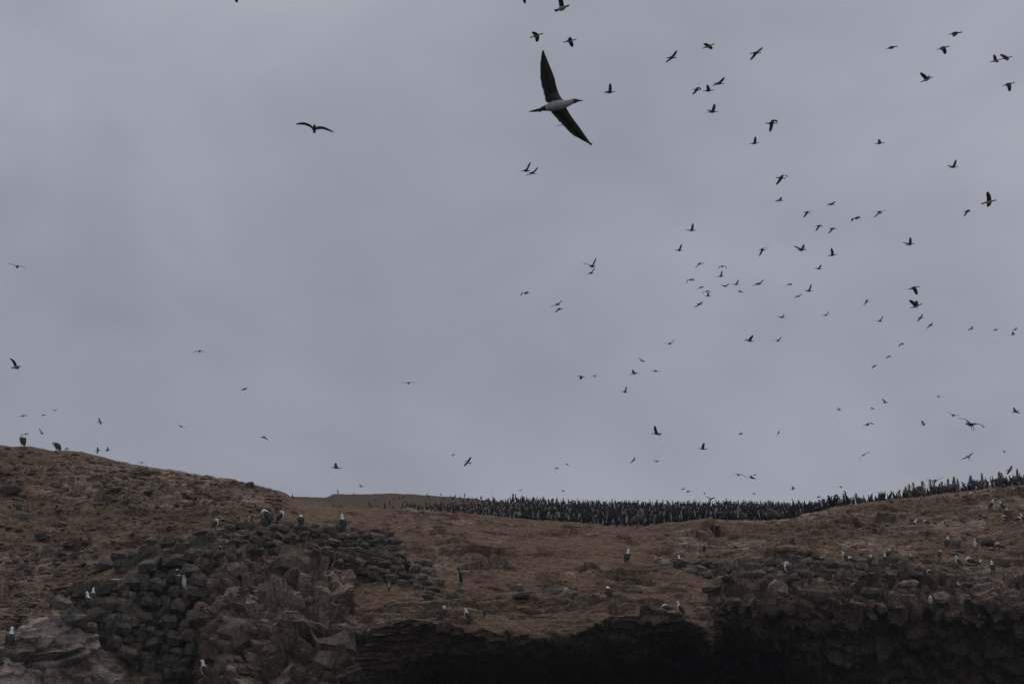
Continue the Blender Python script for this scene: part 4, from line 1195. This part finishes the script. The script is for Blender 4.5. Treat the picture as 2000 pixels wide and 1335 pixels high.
# per zoomed crop: origin, magnification, then birds as
# (beak x,y, tail x,y, wingtip x,y, other wingtip x,y [, wrist x,y or None, other wrist x,y, flags])
FLY = [
 (1000, 0, 8, [
  (260, -90, 80, -60, 205, 42, 130, -230), (905, 100, 668, 152, 718, -130, 772, 118), (500, 522, 275, 588, 395, 637, 318, 516),
  (1018, 617, 793, 660, 947, 718, 900, 606), (1620, 1440, 1440, 1442, 1535, 1298, 1456, 1436), (960, 1926, 800, 1936, 680, 1974, 850, 1926)]),
 (1250, 50, 6.667, [
  (485, 422, 348, 415, 482, 322, 332, 485), (980, 238, 808, 298, 822, 246, 948, 292), (1580, 362, 1440, 355, 1605, 278, 1435, 456),
  (1100, 760, 962, 748, 1102, 672, 940, 788), (972, 840, 815, 852, 882, 762, 880, 832), (800, 842, 685, 825, 802, 826, 682, 902, (765, 801), None),
  (1020, 1122, 875, 1125, 974, 1016, 872, 1103)]),
 (1700, 30, 6.667, [
  (1205, 220, 1010, 248, 1062, 296, 1122, 252), (365, 402, 195, 437, 255, 440, 278, 404), (1040, 402, 860, 445, 997, 493, 905, 472),
  (1700, 572, 1560, 608, 1593, 520, 1682, 602), (1855, 538, 1690, 572, 1710, 496, 1762, 604), (818, 800, 655, 870, 645, 750, 784, 772),
  (1888, 875, 1712, 920, 1836, 980, 1790, 962)]),
 (1440, 220, 6.667, [
  (525, 142, 372, 135, 528, 122, 422, 254, (488, 93), None), (290, 390, 162, 408, 240, 309, 185, 412), (1925, 390, 1785, 405, 1856, 338, 1808, 412),
  (635, 862, 508, 838, 668, 832, 505, 942, (608, 813), None), (608, 1145, 500, 1140, 580, 1093, 488, 1162), (1275, 1195, 1155, 1193, 1282, 1156, 1208, 1196)]),
 (1480, 380, 6.667, [
  (690, 235, 598, 228, 722, 210, 593, 300, (655, 216), None), (1618, 235, 1560, 222, 1688, 202, 1510, 300, (1605, 214), None), (1335, 308, 1240, 308, 1341, 306, 1226, 354, (1316, 283), (1245, 310)),
  (838, 412, 757, 405, 851, 416, 752, 478, (815, 393), None), (1015, 448, 935, 440, 1052, 426, 913, 510, (990, 432), None), (95, 722, 28, 712, 162, 697, 14, 802, (75, 695), None),
  (632, 714, 515, 720, 614, 643, 466, 668), (1035, 775, 915, 797, 962, 694, 958, 782), (838, 968, 748, 960, 832, 910, 725, 954),
  (50, 1163, -30, 1160, 84, 1108, -78, 1192), (450, 1172, 385, 1165, 450, 1150, 350, 1182), (705, 1252, 632, 1252, 702, 1164, 592, 1240),
  (548, 1326, 493, 1322, 585, 1290, 455, 1348), (2040, 633, 1930, 655, 1996, 553, 1884, 625)]),
 (1700, 250, 6.667, [
  (1140, 502, 1025, 512, 1120, 412, 993, 489), (1650, 935, 1450, 985, 1510, 834, 1562, 1018), (1305, 1086, 1218, 1084, 1309, 1087, 1213, 1151, (1284, 1062), None)]),
 (1300, 380, 10, [(595, 698, 430, 692, 538, 558, 372, 681), (335, 1095, 200, 1078, 316, 966, 145, 1075)]),
 (1300, 490, 10, [
  (705, 255, 625, 245, 762, 254, 578, 328, (702, 223), None), (1130, 305, 1085, 298, 1200, 350, 1028, 353, (1166, 290), (1062, 300)), (1135, 492, 1030, 490, 1107, 382, 960, 505),
  (530, 560, 462, 568, 564, 592, 413, 634, (546, 543), (438, 564)), (748, 705, 650, 712, 742, 686, 601, 750), (840, 786, 782, 790, 877, 824, 720, 838, (856, 778), (760, 789)),
  (900, 877, 762, 873, 836, 806, 828, 884), (720, 1045, 605, 1030, 734, 983, 563, 1105), (1212, 693, 1105, 680, 1254, 635, 1055, 650),
  (1438, 655, 1320, 648, 1430, 562, 1275, 637), (1530, 800, 1395, 785, 1430, 768, 1502, 806)]),
 (1440, 530, 6.667, [
  (622, 594, 545, 600, 617, 560, 516, 580), (1170, 577, 1130, 565, 1200, 524, 1095, 571), (1708, 395, 1665, 388, 1727, 369, 1640, 443, (1696, 364), None),
  (1878, 648, 1840, 640, 1907, 578, 1772, 641), (88, 892, 228, 910, 199, 829, 130, 880), (552, 905, 505, 897, 580, 851, 453, 896)]),
 (1700, 530, 6.667, [
  (648, 190, 488, 235, 594, 304, 566, 206), (678, 418, 518, 480, 503, 369, 617, 376), (690, 600, 620, 603, 690, 553, 603, 656),
  (808, 700, 762, 697, 822, 663, 723, 747), (1350, 742, 1275, 752, 1340, 710, 1263, 767), (1675, 747, 1590, 770, 1642, 768, 1612, 748),
  (1922, 752, 1845, 762, 1914, 730, 1868, 762), (1900, 800, 1822, 825, 1856, 781, 1843, 836), (432, 942, 382, 948, 442, 953, 369, 984, (426, 931), (384, 947)),
  (275, 1100, 205, 1115, 262, 1090, 193, 1132), (98, 1216, 22, 1235, 17, 1260, 60, 1236)]),
 (1600, 730, 5, [
  (675, 275, 622, 282, 613, 240, 642, 282), (222, 345, 170, 347, 173, 332, 206, 360), (548, 340, 505, 342, 502, 326, 527, 346), (1190, 222, 1140, 220, 1148, 229, 1178, 214),
  (1318, 408, 1303, 400, 1246, 367, 1382, 402), (1413, 478, 1535, 508, 1368, 433, 1608, 524, (1442, 448), (1552, 486), 'gl'), (1872, 378, 1958, 356, 1911, 329, 1948, 382),
  (474, 474, 475, 512, 542, 495, 413, 523, (506, 479), (448, 491)), (1048, 482, 990, 492, 998, 452, 1030, 508), (444, 774, 430, 804, 510, 764, 383, 841, (455, 775), (408, 800), 'b'),
  (1425, 798, 1484, 818, 1499, 766, 1393, 834, None, None, 'cl'), (1830, 752, 1785, 755, 1816, 770, 1800, 747), (238, 1098, 187, 1103, 207, 1106, 216, 1096),
  (1897, 940, 1822, 940, 1888, 896, 1828, 978), (1112, 1046, 1158, 1040, 1213, 1003, 1043, 1029)]),
 (1200, 640, 6.667, [
  (742, 204, 700, 208, 787, 153, 636, 192), (405, 432, 335, 430, 316, 391, 362, 433), (198, 602, 318, 584, 240, 546, 286, 592), (556, 571, 520, 554, 617, 564, 455, 563),
  (170, 838, 108, 830, 161, 762, 58, 820)]),
 (1200, 800, 5, [
  (357, 230, 465, 233, 394, 155, 450, 250), (815, 377, 908, 382, 878, 321, 868, 380), (1265, 228, 1205, 240, 1226, 241, 1240, 220), (1607, 203, 1598, 242, 1627, 181, 1574, 267),
  (208, 488, 160, 505, 203, 460, 154, 520), (440, 500, 392, 502, 373, 489, 416, 505), (1194, 637, 1228, 630, 1125, 659, 1290, 656, (1186, 624), (1242, 632), 'p'), (1300, 655, 1392, 673, 1340, 642, 1380, 674),
  (1392, 630, 1345, 636, 1366, 637, 1376, 627), (697, 770, 645, 775, 666, 777, 676, 767), (750, 792, 695, 804, 711, 784, 719, 808), (890, 808, 868, 820, 875, 804, 882, 825),
  (1390, 817, 1345, 824, 1350, 808, 1366, 824), (1775, 762, 1722, 776, 1737, 745, 1739, 781), (925, 850, 950, 890, 892, 840, 983, 852)]),
 (1000, 490, 8, [
  (1298, 240, 1215, 235, 1320, 104, 1112, 186), (1270, 348, 1200, 340, 1300, 258, 1135, 370), (258, 660, 175, 660, 262, 664, 146, 703, (240, 635), (164, 656)),
  (745, 835, 680, 830, 788, 768, 601, 875), (806, 898, 685, 914, 738, 912, 663, 963)]),
 (1000, 650, 6.667, [(845, 553, 958, 583, 895, 606, 915, 562), (1084, 571, 1078, 560, 1137, 569, 1023, 579, (1106, 549), (1060, 556))]),
 (550, 210, 13.333, [(880, 455, 826, 645, 380, 440, 1340, 628, (625, 415), (1060, 505), 'g')]),
 (0, 490, 8, [(288, 254, 248, 236, 128, 200, 398, 272, (200, 212), (310, 237))]),
 (0, 680, 6.667, [
  (290, 230, 130, 255, 130, 130, 200, 272, (180, 165), None), (722, 813, 704, 804, 655, 785, 757, 780), (332, 872, 262, 886, 347, 892, 232, 895, (320, 868), (275, 880)),
  (600, 862, 530, 875, 556, 878, 575, 858), (1345, 957, 1262, 963, 1286, 902, 1304, 994), (580, 1100, 510, 1108, 512, 1039, 540, 1118),
  (380, 1112, 305, 1112, 320, 1124, 341, 1104), (910, 1302, 830, 1307, 850, 1313, 872, 1293)]),
 (0, 850, 5, [(990, 143, 925, 152, 943, 115, 951, 175), (1085, 140, 1022, 145, 1044, 114, 1046, 158), (1394, 275, 1374, 262, 1349, 268, 1420, 280, (1366, 257), (1396, 260))]),
 (300, 660, 6.667, [
  (617, 180, 583, 164, 684, 204, 521, 193, (640, 172), (565, 170)), (1228, 662, 1130, 670, 1207, 642, 1156, 678), (372, 1157, 335, 1140, 302, 1107, 427, 1170),
  (1393, 1292, 1468, 1282, 1492, 1320, 1408, 1304)]),
 (600, 700, 6.667, [(1335, 324, 1305, 313, 1226, 315, 1411, 319, (1280, 312), (1355, 309)), (1938, 1243, 1872, 1260, 1880, 1270, 1908, 1246)]),
 (850, 850, 6.667, [
  (380, 329, 470, 362, 469, 277, 377, 403, None, None, 'cl'), (1683, 364, 1750, 389, 1738, 378, 1702, 374), (1618, 422, 1545, 430, 1570, 435, 1592, 418), (1118, 719, 1100, 708, 1142, 695, 1072, 697),
  (1697, 724, 1633, 714, 1660, 730, 1672, 715)]),
 (1000, 300, 22.22, [(785, 755, 450, 715, 805, 352, 285, 790), (1050, 875, 735, 810, 1145, 578, 585, 968)]),
 (400, 0, 13.333, [(600, -150, 980, -230, 845, 84, 700, -420)]),
 (400, 900, 5, [(1228, 60, 1337, 68, 1273, 21, 1302, 67), (1558, 247, 1505, 248, 1510, 225, 1531, 248)]),
 (1300, 930, 5, [(1527, 193, 1468, 207, 1490, 206, 1505, 192)]),
]
birds = []
for (x0, y0, mag, lst) in FLY:
    for t in lst:
        q = [((t[i] / mag) + x0, (t[i + 1] / mag) + y0) for i in (0, 2, 4, 6)]
        k1 = k2 = None; fl = 'c'
        if len(t) > 8:
            k1 = (t[8][0] / mag + x0, t[8][1] / mag + y0) if t[8] else None
            k2 = (t[9][0] / mag + x0, t[9][1] / mag + y0) if t[9] else None
        if len(t) > 10: fl = t[10]
        birds.append((fl[0], q[0], q[1], q[2], q[3], k1, k2, 'l' in fl))

def pose_words(H, T, W1, W2):
    sx, sy = (H[0] + T[0]) / 2, (H[1] + T[1]) / 2
    span = max(abs(W1[0] - sx), abs(W2[0] - sx), abs(W1[1] - sy), abs(W2[1] - sy), 1)
    bl = math.hypot(H[0] - T[0], H[1] - T[1])
    head = 'heading right' if H[0] > T[0] else 'heading left'
    u1, u2 = sy - W1[1], sy - W2[1]
    sz = max(bl, span)
    def c(u): return 'up' if u > .28 * sz else ('down' if u < -.28 * sz else 'level')
    a, d = c(u1), c(u2)
    if a == 'up' and d == 'up': w = 'both wings raised'
    elif 'up' in (a, d) and 'down' in (a, d): w = 'one wing up one down'
    elif 'up' in (a, d): w = 'one wing raised'
    elif a == 'down' and d == 'down': w = 'both wings drooping'
    elif 'down' in (a, d): w = 'one wing drooping'
    else: w = 'wings held level'
    return w, head

def zone(u, v):
    h = 'far left' if u < 300 else 'left' if u < 700 else 'centre' if u < 1250 else 'right' if u < 1600 else 'far right'
    vv = 'top' if v < 150 else 'upper' if v < 330 else 'middle' if v < 560 else 'lower' if v < 780 else 'lowest'
    return '%s %s' % (vv, h)

keyed = {}
made = []
for bird in birds:
    kind, H, T, W1, W2, k1, k2, lg = bird
    o = flier(kind, H, T, W1, W2, k1, k2, lg)
    w, hd = pose_words(H, T, W1, W2)
    z = zone((H[0] + T[0]) / 2, (H[1] + T[1]) / 2)
    key = (kind, w, hd, z)
    keyed.setdefault(key, []).append(((H[0] + T[0]) / 2, o))
nth = ['leftmost', 'second from left', 'third from left', 'fourth from left', 'fifth from left', 'sixth from left', 'seventh from left', 'eighth from left']
for (kind, w, hd, z), lst in keyed.items():
    lst.sort(key=lambda q: q[0])
    word = KIND[kind]['word']
    for i, (_, o) in enumerate(lst):
        lab = 'flying %s %s, %s, in the %s sky' % (word, hd, w, z)
        if len(lst) > 1:
            lab = '%s flying %s %s, %s, %s sky' % (nth[i], word, hd, w, z)
        tag(o, lab, 'seabird', 'birds flying over the island')

# ------------------------------------------------------------------ the big booby overhead, feather by feather
DB = 32.4
def bb(x, y, dz=0.0):
    """crop pixel -> point on the bird, dz metres nearer (-) or farther (+)"""
    d = ray(1030 + x / 6.673, 90 + y / 6.673)
    return CAM + d * (DB + dz)
c0 = bb(380, 770)
big = link('large_booby', None, loc=c0)
tag(big, 'largest bird, white-bodied booby with long dark wings spread, seen from below', 'seabird', 'birds flying over the island')
axis_pts = [(655, 712, .0), (650, 712, .022), (632, 713, .032), (600, 717, .037), (560, 733, .040), (500, 752, .055), (430, 768, .076), (360, 780, .078), (290, 795, .062), (235, 808, .042), (180, 822, .028), (150, 828, .0)]
pts = [bb(x, y) - c0 for x, y, r in axis_pts]
vs, fs, tg = loft(pts, [r for _, _, r in axis_pts], 14, side=UPc)
fm = [1 if i <= 2 else (0 if i < 9 else 2) for i, k in tg]
link('body', mesh_from('body', vs, fs, [M_DULLW, M_DBILL, M_BROWN], fm), big)
v2, f2 = spike(bb(648, 711) - c0, bb(727, 710) - c0, .022, .003, 8)
link('beak', mesh_from('beak', v2, f2, [M_DBILL]), big)
ev, ef, _ = loft([bb(638, 705, -.032) - c0, bb(634, 706, -.034) - c0, bb(630, 707, -.032) - c0], [0, .006, 0], 8, side=UPc)
link('eye', mesh_from('eye', ev, ef, [M_EYE]), big)
def blade(a, c, w, mat, name, parent, nrm_=FWc, taper=.25):
    """one flight feather: closed thin blade from a to c"""
    t = (c - a).normalized(); s = t.cross(nrm_).normalized(); th = nrm_ * .0025
    rows = [(0, .7), (.5, 1), (.85, .8), (1, taper)]
    vs, fs = [], []
    for f, k in rows:
        p = a.lerp(c, f)
        vs += [p - s * w * k * .5, p + th, p + s * w * k * .5, p - th]
    for i in range(3):
        for k in range(4):
            q = i * 4
            fs.append((q + k, q + (k + 1) % 4, q + 4 + (k + 1) % 4, q + 4 + k))
    fs += [(3, 2, 1, 0), (12, 13, 14, 15)]
    return link(name, mesh_from(name, vs, fs, [mat], smooth=False), parent)
def big_wing(le, te, dz_tip, patch_):
    n = 26
    L1 = np.array(le, float); T1 = np.array(te, float)
    def along(A, f):
        d = np.concatenate([[0], np.cumsum(np.linalg.norm(np.diff(A, axis=0), axis=1))]); d /= d[-1]
        return np.array([np.interp(f, d, A[:, 0]), np.interp(f, d, A[:, 1])])
    vs, fs, fm = [], [], []
    for i in range(n + 1):
        f = i / n
        a, c = along(L1, f), along(T1, f)
        dz = dz_tip * f * f - .01
        m_ = a + (c - a) * .62
        q = a + (c - a) * .25
        vs += [bb(*a, dz) - c0, bb(*q, dz - .014 * (1 - .7 * f)) - c0, bb(*m_, dz) - c0, bb(*q, dz + .012 * (1 - .7 * f)) - c0]
    for i in range(n):
        for k in range(4):
            q = i * 4
            fs.append((q + k, q + (k + 1) % 4, q + 4 + (k + 1) % 4, q + 4 + k))
            fm.append(1 if (patch_ and i < 5 and k in (0, 1)) else 0)
    fs += [(3, 2, 1, 0), (4 * n, 4 * n + 1, 4 * n + 2, 4 * n + 3)]; fm += [0, 0]
    w = link('wing', mesh_from('wing', vs, fs, [M_WING, M_GREYP], fm), big)
    for i in range(n):
        f = (i + .5) / n
        a, c = along(L1, f), along(T1, f)
        f2 = min(1, f + .035)
        c2 = along(T1, f2) + (c - a) * random.uniform(-.03, .035)
        dz = dz_tip * f * f - .006 + .0012 * (i % 2)
        s0 = a + (c - a) * .45
        width = np.linalg.norm(along(T1, min(1, f + .5 / n)) - along(T1, max(0, f - .5 / n))) / 6.673 / 137 * 1.35
        blade(bb(*s0, dz) - c0, bb(*(c2 + (c2 - s0) * .03), dz + .004) - c0, width, M_WING if i % 2 else M_BROWN2, 'feather', w, taper=.35)
    # the longest primaries at the tip
    tipdir = (T1[-1] - T1[0]); tipdir /= np.linalg.norm(tipdir)
    for j, (ox, ln) in enumerate(((-1, 1.0), (3, .8), (-5, .75))):
        perp = np.array([-tipdir[1], tipdir[0]])
        s0 = T1[-1] - tipdir * 70 + perp * ox * .5
        e0 = T1[-1] + tipdir * (10 * ln - 4) + perp * ox
        blade(bb(*s0, dz_tip) - c0, bb(*e0, dz_tip + .003 * j) - c0, .013, M_BROWN2, 'feather', w, taper=.15)
    return w
big_wing([(485, 715), (440, 675), (402, 600), (372, 500), (358, 430), (330, 350), (285, 240), (240, 130), (212, 62)],
         [(235, 760), (238, 700), (215, 610), (190, 520), (172, 420), (166, 300), (170, 215), (185, 120), (202, 62)], .10, True)
big_wing([(490, 790), (505, 800), (560, 895), (620, 980), (660, 1030), (720, 1115), (780, 1205), (842, 1288)],
         [(270, 835), (310, 850), (420, 985), (520, 1090), (600, 1165), (690, 1215), (780, 1256), (838, 1287)], -.06, False)
tl = link('tail', mesh_from('tail', [bb(245, 790, -.012) - c0, bb(245, 830, -.012) - c0, bb(110, 845, -.004) - c0, bb(110, 822, -.004) - c0,
                                     bb(245, 790, .012) - c0, bb(245, 830, .012) - c0, bb(110, 845, .004) - c0, bb(110, 822, .004) - c0],
                            [(0, 1, 2, 3), (7, 6, 5, 4), (0, 4, 5, 1), (1, 5, 6, 2), (2, 6, 7, 3), (3, 7, 4, 0)], [M_BROWN], smooth=False), big)
for j, (x, y) in enumerate([(18, 856), (50, 860), (95, 858), (145, 862), (120, 845)]):
    blade(bb(230 - 4 * j, 806 + 5 * j, .003 * j) - c0, bb(x, y, .003 * j) - c0, .022, M_BROWN, 'feather', tl, taper=.35)

# a bleached stick propped among the stones of the tall wall
sp0, _ = ground(326, 1098); sp1, _ = ground(356, 1088)
v4, f4 = spike(Vector((0, 0, 0)), (sp1 - sp0) + Vector((0, -.15, 0)), .03, .015, 6)
stk = link('stick', mesh_from('stick', v4, f4, [M_WOOD]), None, sp0 + Vector((0, -.25, 0)))
tag(stk, 'pale weathered stick propped in the stones above the two long-necked boobies', 'driftwood')

# ------------------------------------------------------------------ thin sea air
hm = bpy.data.materials.new('sea_haze'); hm.use_nodes = True
hm.node_tree.nodes.remove(hm.node_tree.nodes['Principled BSDF'])
pv_ = hm.node_tree.nodes.new('ShaderNodeVolumePrincipled')
pv_.inputs['Color'].default_value = (0.90, 0.94, 1.0, 1); pv_.inputs['Density'].default_value = 0.00024
hm.node_tree.links.new(pv_.outputs['Volume'], hm.node_tree.nodes['Material Output'].inputs['Volume'])
X, Y0, Z0, Z1 = 3100, 3100, -12, 140
hz = link('haze', mesh_from('haze', [(x, y, z) for z in (Z0, Z1) for x, y in ((-X, -Y0), (X, -Y0), (X, Y0), (-X, Y0))],
     [(3, 2, 1, 0), (4, 5, 6, 7), (0, 1, 5, 4), (1, 2, 6, 5), (2, 3, 7, 6), (3, 0, 4, 7)], [hm], smooth=False))
tag(hz, kind='stuff')
